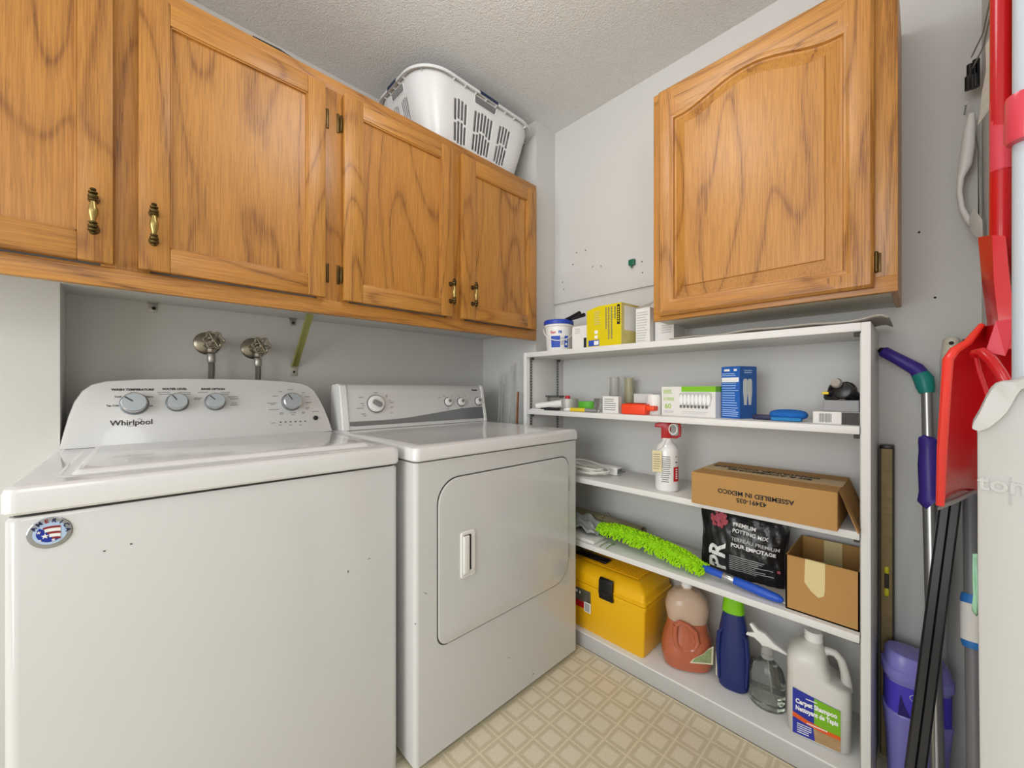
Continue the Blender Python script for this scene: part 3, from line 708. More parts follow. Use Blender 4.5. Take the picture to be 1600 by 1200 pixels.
b.m('print_grey'); b.lathe(c, [(0.0375, 0), (0.0375, 0.004)], 44, axis=DN)
b.m('plastic_white').lathe(c, [(0.0345, 0), (0.0345, 0.008), (0.032, 0.014), (0.030, 0.015)], 40, axis=DN)
b.m('grey_item').prism([c + DN * 0.0148 + X * (x * math.cos(-.5) - z * math.sin(-.5)) + DV * (x * math.sin(-.5) + z * math.cos(-.5)) for x, z in rrect(-0.021, 0.021, -0.0105, 0.0105, 0.009)], DN * 0.007, 0.001)
part(b, 'timer_knob', t)
for px, py, an in ((700, 628, 0.6), (720, 628, 0.4), (747, 627, 1.2)):
    c = dp(px, py); b = B('print_grey').lathe(c, [(0.0225, 0), (0.0225, 0.003)], 30, axis=DN)
    b.m('plastic_white').lathe(c, [(0.0192, 0), (0.0192, 0.008), (0.0172, 0.013), (0.016, 0.0135)], 30, axis=DN)
    b.m('grey_item').lathe(c + DN * 0.0132 + X * 0.004 * math.cos(an) + DV * 0.004, [(0.0085, 0), (0.008, 0.0035)], 16, axis=DN)
    part(b, 'knob', t)
b = B('print_grey')
for (px, py, wd) in ((587, 613.5, .018), (564, 621, .02), (566, 630.5, .016), (568, 634, .012), (563, 638, .026), (568, 647, .018), (570, 650, .01), (604, 618, .010), (604, 620, .008), (609, 626, .014), (612, 629, .02), (612, 636, .014), (612, 645, .014),
                     (694, 619, .012), (706, 619, .010), (686, 621, .012), (716, 619, .008), (727, 619, .008), (700, 639, .014), (722, 638, .018)):
    b.patch(dp(px, py) + DN * 0.0001, X, DV, wd, 0.0022, 0.0004)
b.m('logo_black').text('Amana', 0.0125, dp(741, 609.5) + DN * 0.0004, X, DV, bold=0.0005)
part(b, 'console_print', t, smooth=0)
b = B('gap_dark')
for (px, py, wd, hh, a) in ((665, 927, .012, .001, -.6), (649, 975, .004, .002, 0), (795, 1028, .008, .001, 0), (833, 1053, .004, .004, .8)):
    q = W(px, py, y=DY + 0.0036); b.patch(q, V3((math.cos(a), 0, math.sin(a))), V3((-math.sin(a), 0, math.cos(a))), wd, hh, 0.0004)
part(b, 'scuff_marks', t, smooth=0)

# ------------------------------------------------------------------ laundry basket
def basket():
    cx, cy, zb, zt = 1.146, 1.555, 2.083, 2.362
    t = thing('laundry_basket', 'white slotted plastic laundry basket on top of the long oak cabinet', 'basket', (cx, cy, zb))
    CNT = [64, 14, 40, 14, 64, 14, 40, 14]       # columns along front, corner, end, corner, back ...
    def outline(v):
        f = v ** 0.85; a = 0.245 + (0.325 - 0.245) * f; q = 0.150 + (0.208 - 0.150) * f; r = 0.085 + 0.035 * f
        P = []
        segs = [((-a + r, -q), (a - r, -q)), ((a - r, -q + r), -90), ((a, -q + r), (a, q - r)), ((a - r, q - r), 0), ((a - r, q), (-a + r, q)), ((-a + r, q - r), 90), ((-a, q - r), (-a, -q + r)), ((-a + r, -q + r), 180)]
        for s, m in zip(segs, CNT):
            for k in range(m):
                if isinstance(s[1], tuple): P.append((s[0][0] + (s[1][0] - s[0][0]) * k / m, s[0][1] + (s[1][1] - s[0][1]) * k / m))
                else:
                    an = math.radians(s[1] + 90 * k / m); P.append((s[0][0] + r * math.cos(an), s[0][1] + r * math.sin(an)))
        return P
    M = 56; n = sum(CNT)
    b = B('plastic_basket'); R = []
    R.append([V3((cx + x * 0.93, cy + y * 0.93, zb + 0.0)) for x, y in outline(0)])
    for j in range(M + 1):
        v = j / M; R.append([V3((cx + x, cy + y, zb + 0.008 + (zt - zb - 0.008) * v)) for x, y in outline(v)])
    V = [[b.bm.verts.new(p) for p in r] for r in R]
    b._f(V[0][::-1])
    starts = [0]; 
    for m in CNT: starts.append(starts[-1] + m)
    def skip(k, j):
        s = max(i for i in range(8) if starts[i] <= k); c = k - starts[s]; m = CNT[s]
        if s in (1, 3, 5, 7): return False
        mid = m / 2; v = j / M
        groups = [(mid - 21, 4), (mid, 6), (mid + 21, 4)] if s in (0, 4) else [(mid - 9, 4), (mid + 9, 4)]
        if 0.855 < v < 0.955:
            wd = 10 if s in (0, 4) else 12
            return abs(c + 0.5 - mid) < wd - (1 if v < 0.88 else 0)
        if not 0.14 < v < 0.80: return False
        for g, ns in groups:
            x = c + 0.5 - (g - ns * 1.5)
            if 0 <= x < ns * 3 and (x % 3) < 2:
                q = int(x // 3); sh = 0.022 * (abs(q - (ns - 1) / 2))
                if 0.15 + sh * 0.5 < v < 0.44 - sh + 0.02 or 0.475 - sh + 0.02 < v < 0.76 - sh * 0.5: return True
        return False
    for j in range(len(V) - 1):
        for k in range(n):
            if j > 0 and skip(k, j - 1): continue
            b._f([V[j][k], V[j][(k + 1) % n], V[j + 1][(k + 1) % n], V[j + 1][k]])
    part(b, 'tub', t, smooth=50, solid=0.0022)
    P = outline(1.0); b = B('plastic_basket')
    def off(d, z, pinch=0.0):
        Q = []
        for k, (x, y) in enumerate(P):
            a = P[k - 1]; c = P[(k + 1) % n]; tx, ty = c[0] - a[0], c[1] - a[1]; l = math.hypot(tx, ty)
            Q.append(V3((cx + x + ty / l * d, cy + y - tx / l * d, z)))
        return Q
    b.rings([off(-0.001, zt - 0.004), off(0.0, zt + 0.003), off(0.012, zt + 0.004), off(0.020, zt + 0.001), off(0.022, zt - 0.012), off(0.020, zt - 0.012), off(0.018, zt - 0.003), off(0.002, zt - 0.002)], False, False)
    A = off(0.0, 0); C_ = off(0.020, 0)
    for k in range(4, n, 9):
        a, c = A[k], C_[k]; d = (A[(k + 1) % n] - a).normalized() * 0.001
        b.prism([V3((a.x, a.y, zt - 0.014)) - d * 0.7, V3((a.x, a.y, zt)) - d * 0.7, V3((c.x, c.y, zt)) - d * 0.7, V3((c.x, c.y, zt - 0.009)) - d * 0.7], d * 1.4)
    part(b, 'rim', t)
    b = B('plastic_basket')                      # raised edge round the hand holes
    for s0, m, wd in ((0, 64, 10), (starts[2], 40, 12), (starts[6], 40, 12)):
        ks = [s0 + m // 2 - wd, s0 + m // 2 + wd]
        def q(k, v): x, y = outline(v)[k % n]; return V3((cx + x, cy + y, zb + 0.008 + (zt - zb - 0.008) * v))
        b.tube([q(ks[0], 0.955), q(ks[0], 0.87), q(ks[0] + 1, 0.85), q(ks[1] - 1, 0.85), q(ks[1], 0.87), q(ks[1], 0.955)], 0.0035, 8)
    part(b, 'hand_hole_edge', t)
    for s0, m in ((0, 64), (starts[6], 40)):
        k0 = s0 + m // 2 - 8; k1 = s0 + m // 2 + 9; b = B('navy_grip'); A = off(0.006, zt + 0.0045); C_ = off(0.0225, zt + 0.0015); D_ = off(0.0228, zt - 0.011)
        b.rings([[A[k] for k in range(k0, k1)], [C_[k] for k in range(k0, k1)], [D_[k] for k in range(k0, k1)]], False, False, closed=False)
        part(b, 'grip', t, 'dark blue grip insert on the rim', solid=0.002)
basket()
one(B('black_plastic').tube([(0.26, 1.345, 2.090), (0.33, 1.35, 2.096), (0.42, 1.36, 2.090), (0.50, 1.50, 2.09)], 0.006, 8), 'black_cable', 'black cable lying on top of the long oak cabinet at left', 'cable')

# ------------------------------------------------------------------ white shelf unit on the right wall
SX, SY0, SY1 = 1.363, 0.090, 1.327
ZS = [0.062, 0.435, 0.703, 0.978, 1.248]
t = thing('shelf_unit', 'low white painted shelf unit with five boards against the right wall', 'shelves', (SX, 0.7, 0))
for a, c in ((SY0, 0.109), (1.308, SY1)): part(B('shelf_white').box(SX, XR - 0.002, a, c, 0, 1.248, 0.001), 'side_board', t)
part(B('shelf_white').box(SX, XR - 0.002, 0.109, 1.308, 1.226, 1.248, 0.0012), 'shelf_board', t)
for z in ZS[1:4]: part(B('shelf_white').box(SX, XR - 0.006, 0.112, 1.305, z - 0.021, z, 0.0015), 'shelf_board', t)
part(B('shelf_white').box(SX + 0.001, XR - 0.002, 0.109, 1.308, 0.046, 0.062, 0.001), 'shelf_board', t)
part(B('kick_grey').box(SX, SX + 0.014, 0.109, 1.308, 0, 0.0565, 0.001).m('gap_dark').box(SX - 0.0012, SX, 0.109, 1.308, 0, 0.0012), 'kick_board', t, 'scuffed grey kick board')
for yy, s in ((1.3075, -1), (0.1095, 1)):
    for xx in (1.392, 1.592):
        b = B('strip_metal').box(xx - 0.008, xx + 0.008, min(yy, yy + s * 0.003), max(yy, yy + s * 0.003), 0.066, 1.222)
        b.m('screw_hole')
        for k in range(84): z = 0.075 + k * 0.0136; b.box(xx - 0.004, xx + 0.004, min(yy + s * 0.0028, yy + s * 0.0034), max(yy + s * 0.0028, yy + s * 0.0034), z, z + 0.006)
        part(b, 'slotted_strip', t, 'metal strip with black slots', smooth=0)
        b = B('gap_dark')
        for z in (0.435, 0.703, 0.978, 1.248): b.box(xx - 0.007, xx + 0.007, min(yy + s * .003, yy + s * 0.016), max(yy + s * .003, yy + s * 0.016), z - 0.034, z - 0.0215, 0.002)
        part(b, 'shelf_clip', t, smooth=0)

def py(px, x): return W(px, 600, x=x).y          # the y at which a photo column meets the depth x
NF = V3((-1, 0, 0)); UF = V3((0, -1, 0))          # faces toward the room: right is -y

# ---- top board
def bucket():
    c = V3((1.462, 1.192, 1.248)); t = thing('plaster_tub', 'white tub of filler with a blue lid on the top shelf', 'tub', c)
    b = B('plastic_white').lathe(c, [(0.0, 0.0), (0.054, 0), (0.056, 0.003), (0.063, 0.115), (0.068, 0.118), (0.068, 0.124), (0.064, 0.126), (0.064, 0.134), (0.0, 0.134)], 40)
    part(b, 'tub', t)
    part(B('blue_lid').lathe(c, [(0.066, 0.127), (0.0695, 0.128), (0.0705, 0.142), (0.066, 0.147), (0.060, 0.145), (0.0, 0.144)], 40), 'lid', t, 'blue lid')
    def wr(a0, z0, r=0.0612): 
        def f(x, y, d):
            a = a0 + x / r; rr = 0.056 + (z0 + y) * 0.06 + 0.0006 + d; return c + V3((math.cos(a) * rr, math.sin(a) * rr, z0 + y))
        return f
    af = math.atan2(-c.y, -c.x)
    def patchc(b, a, z, w_, h, e=0.0004, n=8):
        b.grid(lambda u, v: wr(a, z)(w_ * (u - 0.5), h * (v - 0.5), e), n, 1)
    b = B('label_blue'); patchc(b, af - 0.25, 0.045, 0.044, 0.052); patchc(b, af + 0.62, 0.045, 0.020, 0.052)
    b.m('print_lightgrey'); patchc(b, af + 0.29, 0.06, 0.022, 0.010); patchc(b, af + 0.29, 0.04, 0.014, 0.02)
    b.m('print_white'); patchc(b, af + 0.62, 0.052, 0.008, 0.008, 0.0008); patchc(b, af + 0.62, 0.034, 0.010, 0.010, 0.0008)
    b.m('red_label').text('Easi', 0.017, None, X, Z, bold=0.0003, warp=wr(af - 0.42, 0.088)); b.m('label_blue').text('Fil', 0.017, None, X, Z, bold=0.0007, warp=wr(af + 0.10, 0.088))
    part(b, 'label', t, smooth=0)
    P = []
    for k in range(17):
        a = math.radians(180 * k / 16); P.append(c + V3((math.cos(af) * (0.072 * math.sin(a)) - math.sin(af) * 0.071 * math.cos(a), math.sin(af) * 0.072 * math.sin(a) + math.cos(af) * 0.071 * math.cos(a), 0.108 - 0.06 * math.sin(a))))
    part(B('plastic_white').tube(P, 0.0022, 8), 'bail_handle', t)
bucket()
t = thing('putty_knives', 'black handled putty tools lying across the blue tub lid', 'hand tool', (1.46, 1.10, 1.393))
part(B('black_plastic').tube([(1.47, 1.165, 1.398), (1.455, 1.12, 1.400), (1.44, 1.055, 1.412)], [0.006, 0.009, 0.010], 10), 'handle', t)
part(B('black_plastic').tube([(1.49, 1.16, 1.400), (1.475, 1.11, 1.402), (1.46, 1.045, 1.406)], [0.005, 0.008, 0.009], 10), 'handle', t)
part(B('zinc').box(1.452, 1.485, 1.165, 1.20, 1.3955, 1.398), 'blade', t)

def carton(name, label, cat, x0, x1, y0, y1, z0, z1, m='paper_white', bev=0.001, group=None):
    t = thing(name, label, cat, ((x0 + x1) / 2, (y0 + y1) / 2, z0), group)
    part(B(m).box(x0, x1, y0, y1, z0, z1, bev), 'carton', t, smooth=0)
    return t
t = carton('small_box', 'small white box with a black stripe between the filler tub and the yellow box', 'box', 1.425, 1.50, 1.005, 1.085, 1.248, 1.352)
b = B('blue_black').box(1.4244, 1.4252, 1.008, 1.022, 1.252, 1.298); b.m('print_lightgrey').lines(V3((1.4249, 1.055, 1.33)), UF, Z, 0.03, 0.025, 3)
part(b, 'printing', t, smooth=0)

# yellow box turned slightly
t = thing('tool_box_carton', 'bright yellow cardboard box with sideways black writing on the top shelf', 'box', (1.395, 0.985, 1.248), rotz=math.radians(-5))
YW, YH, YD = 0.172, 0.166, 0.15
P = [V3((0, 0, 0.004)), V3((0, -YW, 0.0)), V3((0, -YW, YH)), V3((0, -0.06, YH + 0.001)), V3((0, 0, YH - 0.010))]
b = B('yellow_card').prism(P, V3((YD, 0, 0)))
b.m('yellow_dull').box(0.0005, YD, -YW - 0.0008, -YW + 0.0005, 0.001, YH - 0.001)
b.m('paper_white').box(0.02, YD - 0.01, -YW - 0.0013, -YW - 0.0003, 0.06, YH - 0.01)
part(b, 'carton', t, smooth=0)
b = B('print_black'); o = V3((-0.0004, 0, 0))
VU = V3((0, 0, -1)); VV = V3((0, -1, 0))          # text reading downward
b.m('print_black').patch(V3((-0.0004, -YW + 0.012, YH - 0.045)), UF, Z, 0.013, 0.078, 0.0006, 0.002)
b.m('yellow_card').lines(V3((-0.0011, -YW + 0.012, YH - 0.045)), UF, Z, 0.007, 0.062, 7, frac=0.6, ragged=0.1)
b.m('print_grey')
for dx_, zc_, L_ in ((0.028, 0.130, 0.05), (0.044, 0.092, 0.13), (0.058, 0.092, 0.13), (0.071, 0.112, 0.09)):
    b.lines(V3((-0.0004, -YW + dx_, zc_)), UF, Z, 0.008, L_, int(L_ / 0.006), frac=0.6, ragged=0.3)
b.m('yellow_dull').lines(V3((-0.0004, -0.055, 0.12)), UF, Z, 0.03, 0.06, 6); 
b.m('print_white').patch(V3((-0.0004, -0.05, 0.062)), UF, Z, 0.016, 0.014); b.patch(V3((-0.0004, -0.05, 0.042)), UF, Z, 0.016, 0.012)
b.m('label_blue').patch(V3((-0.0004, -0.038, 0.018)), UF, Z, 0.056, 0.024); b.m('print_white').patch(V3((-0.0012, -0.052, 0.018)), UF, Z, 0.024, 0.016)
part(b, 'printing', t, smooth=0)

t = carton('white_box', 'tall open white carton with a lifted dark flap beside the yellow box', 'box', 1.445, 1.525, 0.728, 0.787, 1.248, 1.392)
part(B('print_lightgrey').lines(V3((1.4449, 0.76, 1.32)), UF, Z, 0.045, 0.12, 12), 'printing', t, smooth=0)
part(B('card_grey').prism([(1.443, 0.787, 1.392), (1.443, 0.728, 1.394), (1.47, 0.722, 1.416), (1.48, 0.75, 1.412), (1.47, 0.785, 1.402)], (0, 0, 0.002)), 'flap', t, 'grey torn flap', smooth=0)
t = carton('flat_box', 'low white printed box under the arched cabinet on the top shelf', 'box', 1.475, 1.57, 0.648, 0.722, 1.248, 1.345)
part(B('print_lightgrey').lines(V3((1.4749, 0.675, 1.305)), UF, Z, 0.04, 0.035, 4), 'printing', t, smooth=0)
b = B('card_grey'); n = 40
def sheet(u, v):
    y = 0.617 - 0.56 * u; z = 1.2515 + 0.007 * u + 0.0035 * math.sin(u * 17) * math.sin(u * 5) + (0.004 * max(0, 1 - abs(u - 0.955) / 0.045))
    if u > 0.975: z -= 0.006 * (u - 0.975) / 0.025
    return V3((1.366 + 0.22 * v + 0.004 * math.sin(u * 9), y, z))
b.grid(sheet, n, 6); one(b, 'cardboard_sheet', 'thin curled grey cardboard sheet lying on the top board under the arched cabinet', 'cardboard', loc=(1.45, 0.35, 1.25), solid=0.003)

# ---- second board
z = 0.978
t = thing('sealant_tube', 'white rolled tube leaning at the left end of the second shelf', 'tube', (1.41, 1.24, z))
part(B('plastic_white').tube([(1.405, 1.285, z + 0.016), (1.41, 1.275, z + 0.017), (1.455, 1.165, z + 0.030)], [0.012, 0.014, 0.018], 16), 'body', t)
part(B('gap_dark').tube([(1.4045, 1.2865, z + 0.0155), (1.4052, 1.2845, z + 0.0158)], 0.009, 14), 'opening', t)
t = thing('metal_bracket', 'small grey square metal bracket behind the white tube', 'bracket', (1.50, 1.25, z))
part(B('zinc').box(1.497, 1.50, 1.195, 1.275, z, z + 0.058).box(1.47, 1.50, 1.270, 1.275, z, z + 0.058).box(1.47, 1.50, 1.195, 1.20, z, z + 0.058), 'frame', t, smooth=0)
part(B('gap_dark').box(1.467, 1.503, 1.190, 1.280, z + 0.0585, z + 0.0655, 0.001), 'top_edge', t, smooth=0)
one(B('dark_plastic').tube([(1.385, 1.235, z + 0.006), (1.39, 1.19, z + 0.007), (1.395, 1.13, z + 0.006)], [0.004, 0.008, 0.005], 10), 'small_tool', 'short dark hand tool lying in front of the duct tape', 'tool', loc=(1.39, 1.18, z))
one(B('plastic_white').box(1.38, 1.395, 1.215, 1.298, z, z + 0.004, 0.001), 'white_strip', 'flat white strip under the leaning tube on the second shelf', 'strip', loc=(1.39, 1.25, z))
yc = py(889, 1.50)
t = thing('duct_tape', 'grey roll of duct tape with a red cap resting on it', 'tape roll', (1.50, yc, z))
part(B('tape_silver').lathe((1.50, yc, z), [(0.022, 0), (0.044, 0), (0.0445, 0.003), (0.0445, 0.049), (0.044, 0.052), (0.022, 0.052)], 36), 'roll', t)
one(B('red_cap').lathe((1.49, yc, z + 0.0525), [(0.0, 0), (0.012, 0), (0.012, 0.010), (0.009, 0.014), (0, 0.014)], 18), 'bottle_cap', 'small red cap on top of the duct tape', 'cap', loc=(1.49, yc, z + 0.052))
yc = py(920, 1.47)
one(B('green_tape').lathe((1.475, yc, z), [(0.026, 0), (0.049, 0), (0.050, 0.003), (0.050, 0.039), (0.049, 0.042), (0.026, 0.042), (0.026, 0.0)], 36), 'masking_tape', 'bright green roll of masking tape', 'tape roll', loc=(1.475, yc, z))
t = thing('marker_pen', 'yellow and grey marker pen with white tip lying in front of the green tape', 'pen', (1.385, 1.0, z))
part(B('yellow_rub').tube([(1.383, 1.06, z + 0.0085), (1.386, 0.985, z + 0.0085)], 0.0085, 12), 'barrel', t, 'yellow barrel')
part(B('grey_item').tube([(1.386, 0.985, z + 0.0085), (1.389, 0.93, z + 0.008)], [0.0085, 0.006], 12), 'grip', t)
part(B('plastic_white').tube([(1.381, 1.095, z + 0.006), (1.382, 1.08, z + 0.008), (1.383, 1.06, z + 0.0085)], [0.004, 0.007, 0.008], 12), 'cap', t)
for k, (px, h, x) in enumerate(((959, 0.150, 1.56), (971.5, 0.150, 1.565), (983, 0.145, 1.57))):
    yc = py(px, x); t = thing('sealant_cartridge', ['leftmost clear sealant cartridge standing at the back of the second shelf', 'middle narrow clear sealant cartridge at the back of the second shelf', 'cream tinted sealant cartridge, rightmost of the three'][k], 'cartridge', (x, yc, z), 'sealant cartridges')
    mt = 'clear_frost' if k < 2 else 'tube_cream'; r = (0.020, 0.017, 0.019)[k]
    part(B(mt).lathe((x, yc, z), [(0, 0), (r, 0), (r, 0.085), (r * 0.9, 0.088), (r * 0.9, h - 0.01), (r * 0.95, h), (0, h)], 20), 'body', t)
t = thing('clear_container', 'clear plastic container behind the small white printed box', 'container', (1.46, py(949, 1.46), z))
yc = py(949, 1.46)
part(B('clear').box(1.43, 1.50, yc - 0.045, yc + 0.05, z, z + 0.058, 0.004), 'container', t)
part(B('grey_item').tube([(1.45, yc - 0.02, z + 0.0585 + 0.006), (1.46, yc - 0.055, z + 0.0655)], 0.006, 8), 'loose_screw', t)
t = carton('small_carton', 'small white printed carton between the green tape and orange tape measure', 'box', 1.400, 1.425, py(966, 1.40), py(941.5, 1.40), z, z + 0.068)
b = B('print_grey'); q = V3((1.3999, (py(966, 1.40) + py(941.5, 1.40)) / 2, z + 0.035)); b.lines(q, UF, Z, 0.055, 0.05, 6, frac=0.3); part(b, 'printing', t, smooth=0)
ya, yb = py(971, 1.39), py(1009, 1.39)
t = thing('tape_measure', 'orange plastic block with a side tab on the second shelf', 'tape measure', (1.42, (ya + yb) / 2, z))
part(B('orange').box(1.385, 1.445, yb, ya, z, z + 0.040, 0.006, 3), 'case', t)
part(B('orange').box(1.392, 1.43, yb - 0.03, yb + 0.004, z + 0.016, z + 0.034, 0.004), 'tab', t)
part(B('orange_dark').box(1.395, 1.435, yb + 0.02, ya - 0.015, z + 0.0395, z + 0.0435, 0.002), 'top_clip', t)
t = thing('white_canister', 'short white round canister beside the light bulb box', 'canister', (1.435, py(1022, 1.435), z))
yc = py(1022.5, 1.45)
part(B('plastic_white').lathe((1.45, yc, z), [(0, 0), (0.027, 0), (0.028, 0.003), (0.028, 0.072), (0.026, 0.076), (0, 0.077)], 30), 'canister', t)
carton('paper_box', 'plain white box behind the orange tape measure', 'box', 1.52, 1.56, py(1022, 1.53), py(992, 1.53), z, z + 0.078)
# bulb box: face toward the room, slight turn
t = thing('light_bulb_box', 'white and green carton of light bulbs', 'box', (1.438, 0.678, z), rotz=math.radians(-6)); bw, bh = 0.198, 0.106
b = B('paper_white').box(0, 0.06, -bw, 0, 0, bh, 0.0008); b.m('green_card').box(-0.0006, 0.0606, -bw - 0.0006, -0.078, bh - 0.018, bh + 0.0006)
b.box(0.002, 0.06, -0.078, 0, bh - 0.001, bh + 0.0006)
part(b, 'carton', t, smooth=0)
b = B('green_text'); b.text('A19/DEL', 0.017, V3((-0.0004, -0.030, 0.060)), UF, Z, sx=0.7); b.text('60', 0.026, V3((-0.0004, -0.026, 0.034)), UF, Z, bold=0.0002); b.lines(V3((-0.0004, -0.026, 0.088)), UF, Z, 0.036, 0.016, 3)
b.m('print_lightgrey').lines(V3((-0.0004, -0.03, 0.014)), UF, Z, 0.04, 0.01, 2)
b.m('print_lightgrey').prism([V3((-0.0009, -0.070 - x, zz)) for x, zz in ((0.0, 0.082), (0.012, 0.085), (0.104, 0.087), (0.115, 0.083), (0.118, 0.07), (0.109, 0.036), (0.012, 0.034), (0.002, 0.06))][::-1], V3((0.0009, 0, 0)))
b.m('print_white')
for k in range(8): b.prism([V3((-0.0014, -0.0775 - k * 0.0138 + q * math.cos(a), 0.060 + 0.018 * math.sin(a))) for q, a in [(0.0062, 2 * PI * j / 14) for j in range(14)]], V3((0.0006, 0, 0)))
b.m('print_grey')
for k in range(8): b.box(-0.0015, -0.0003, -0.080 - k * 0.0132, -0.072 - k * 0.0132, 0.030, 0.040)
b.m('print_lightgrey').lines(V3((-0.0004, -0.13, 0.014)), UF, Z, 0.10, 0.012, 2, frac=0.25); part(b, 'printing', t, smooth=0)
# blue glove box
t = thing('glove_box', 'tall blue carton with white glove print standing on the second shelf', 'box', (1.452, 0.474, z), rotz=math.radians(-20)); gw, gh, gd = 0.066, 0.172, 0.085
b = B('blue_card').box(0, gd, -gw, 0, 0, gh, 0.0008); b.m('blue_card_side').box(0.001, gd - 0.001, -gw - 0.0005, -gw + 0.001, 0.001, gh - 0.001); b.m('gap_dark').box(0.004, gd - 0.004, -gw + 0.004, -0.004, gh - 0.001, gh + 0.0006)
part(b, 'carton', t, smooth=0)
b = B('print_white'); b.patch(V3((-0.0004, -gw * 0.32, gh - 0.012)), UF, Z, 0.020, 0.007); b.patch(V3((-0.0004, -gw * 0.78, gh - 0.012)), UF, Z, 0.010, 0.007); b.patch(V3((-0.0004, -gw / 2, gh - 0.044)), UF, Z, gw * 0.93, 0.015)
b.m('blue_text').lines(V3((-0.0004, -gw / 2, gh - 0.027)), UF, Z, gw * 0.9, 0.012, 2); b.lines(V3((-0.0004, -gw / 2, 0.076)), UF, Z, gw * 0.9, 0.09, 11, frac=0.3); b.lines(V3((-0.0004, -gw / 2, 0.018)), UF, Z, gw * 0.9, 0.026, 4, frac=0.4)
SU = V3((1, 0, 0))
b.m('glove_print')
for k in (0, 1):
    cx = 0.028 + k * 0.022
    b.prism([V3((cx + x * 1.0, -gw - 0.0012, zz)) for x, zz in ((-0.010, 0.125), (-0.006, 0.131), (0.006, 0.131), (0.010, 0.125), (0.0105, 0.085), (0.007, 0.062), (0.006, 0.045), (-0.006, 0.045), (-0.007, 0.062), (-0.0105, 0.085))], V3((0, 0.0008, 0)))
b.m('blue_text').lines(V3((0.042, -gw - 0.0005, 0.155)), SU, Z, 0.04, 0.014, 2); part(b, 'printing', t, smooth=0)
# blue scrubber
t = thing('scrub_brush', 'blue microfibre scrubber with a dark handle lying on the second shelf', 'scrubber', (1.42, 0.28, z))
def pad(u, v):
    a = u * 2 * PI; r = math.sin(v * PI) ** 0.6
    return V3((1.45 + 0.035 * r * math.cos(a), 0.283 + 0.048 * -math.cos(v * PI), z + 0.019 + 0.0165 * r * math.sin(a)))
part(B('blue_cloth').grid(pad, 24, 16), 'pad', t)
part(B('blue_cloth_light').box(1.413, 1.44, 0.245, 0.322, z + 0.001, z + 0.012, 0.004), 'lower_pad', t, 'lighter blue lower edge')
part(B('navy_handle').box(1.435, 1.458, 0.322, 0.378, z + 0.001, z + 0.016, 0.004), 'handle', t)
# right end items
t = carton('small_parts_box', 'flat white box with a printed code strip under the dark carton at the right end', 'box', 1.40, 1.52, 0.115, 0.215, z, z + 0.034)
part(B('print_grey').lines(V3((1.3999, 0.187, z + 0.017)), Z, UF * -1, 0.024, 0.028, 9, frac=0.5, ragged=0).m('gap_dark').box(1.3992, 1.4, 0.115, 0.152, z + 0.0005, z + 0.0335), 'printing', t, smooth=0)
t = carton('dark_carton', 'dark grey open carton stacked on the flat white box', 'box', 1.425, 1.51, 0.118, 0.195, z + 0.0345, z + 0.066, m='grey_item')
t = thing('headlamp', 'black headlamp with straps piled on the dark carton', 'headlamp', (1.45, 0.155, z + 0.066))
part(B('black_plastic').lathe((1.432, 0.152, z + 0.092), [(0.0, -0.02), (0.018, -0.018), (0.024, 0), (0.022, 0.012), (0.018, 0.014)], 20, axis=(-1, 0.1, 0.2)), 'lamp_body', t)
b = B('dark_plastic')
for k in range(3):
    P = [(1.46 + 0.028 * math.cos(a) + 0.006 * k, 0.158 + (0.034 - 0.004 * k) * math.sin(a), z + 0.078 + 0.012 * k + 0.010 * math.sin(2 * a + k)) for a in [2 * PI * j / 20 for j in range(21)]]
    b.tube(P, 0.0075, 8)
part(b, 'strap', t)
part(B('zinc').lathe((1.424, 0.163, z + 0.112), [(0.0, 0), (0.012, 0.0), (0.014, 0.006), (0.011, 0.012), (0, 0.012)], 16, axis=(-1, 0.3, 0.3)), 'reflector', t)
part(B('yellow_rub').box(1.418, 1.43, 0.182, 0.197, z + 0.082, z + 0.090, 0.002), 'yellow_tab', t, 'yellow tab')

# ---- third board
z = 0.703
t = thing('power_bar', 'white power bar at the left end of the third shelf', 'power bar', (1.46, 1.05, z))
part(B('plastic_white').box(1.50, 1.55, 0.905, 1.22, z + 0.001, z + 0.035, 0.006), 'body', t)
part(B('print_grey').box(1.505, 1.54, 0.903, 0.906, z + 0.008, z + 0.028, 0.001).box(1.51, 1.515, 0.885, 0.905, z + 0.014, z + 0.018).box(1.53, 1.535, 0.885, 0.905, z + 0.014, z + 0.018), 'plug_end', t)
random.seed(3); P = []
for k in range(110):
    a = k * 0.33; rr = 0.062 + 0.012 * math.sin(k * 0.21); P.append((1.445 + rr * 0.75 * math.cos(a), 1.02 + rr * 1.45 * math.sin(a) + 0.02 * math.sin(k * 0.11), z + 0.012 + 0.035 * (0.5 + 0.5 * math.sin(a * 1.0 + k * 0.07)) * (k / 110) + 0.010 * (k % 20) / 20))
one(B('cable_white').tube(P, 0.0042, 8), 'extension_cord', 'coiled off-white extension cord in front of the power bar', 'cord', loc=(1.445, 1.02, z))
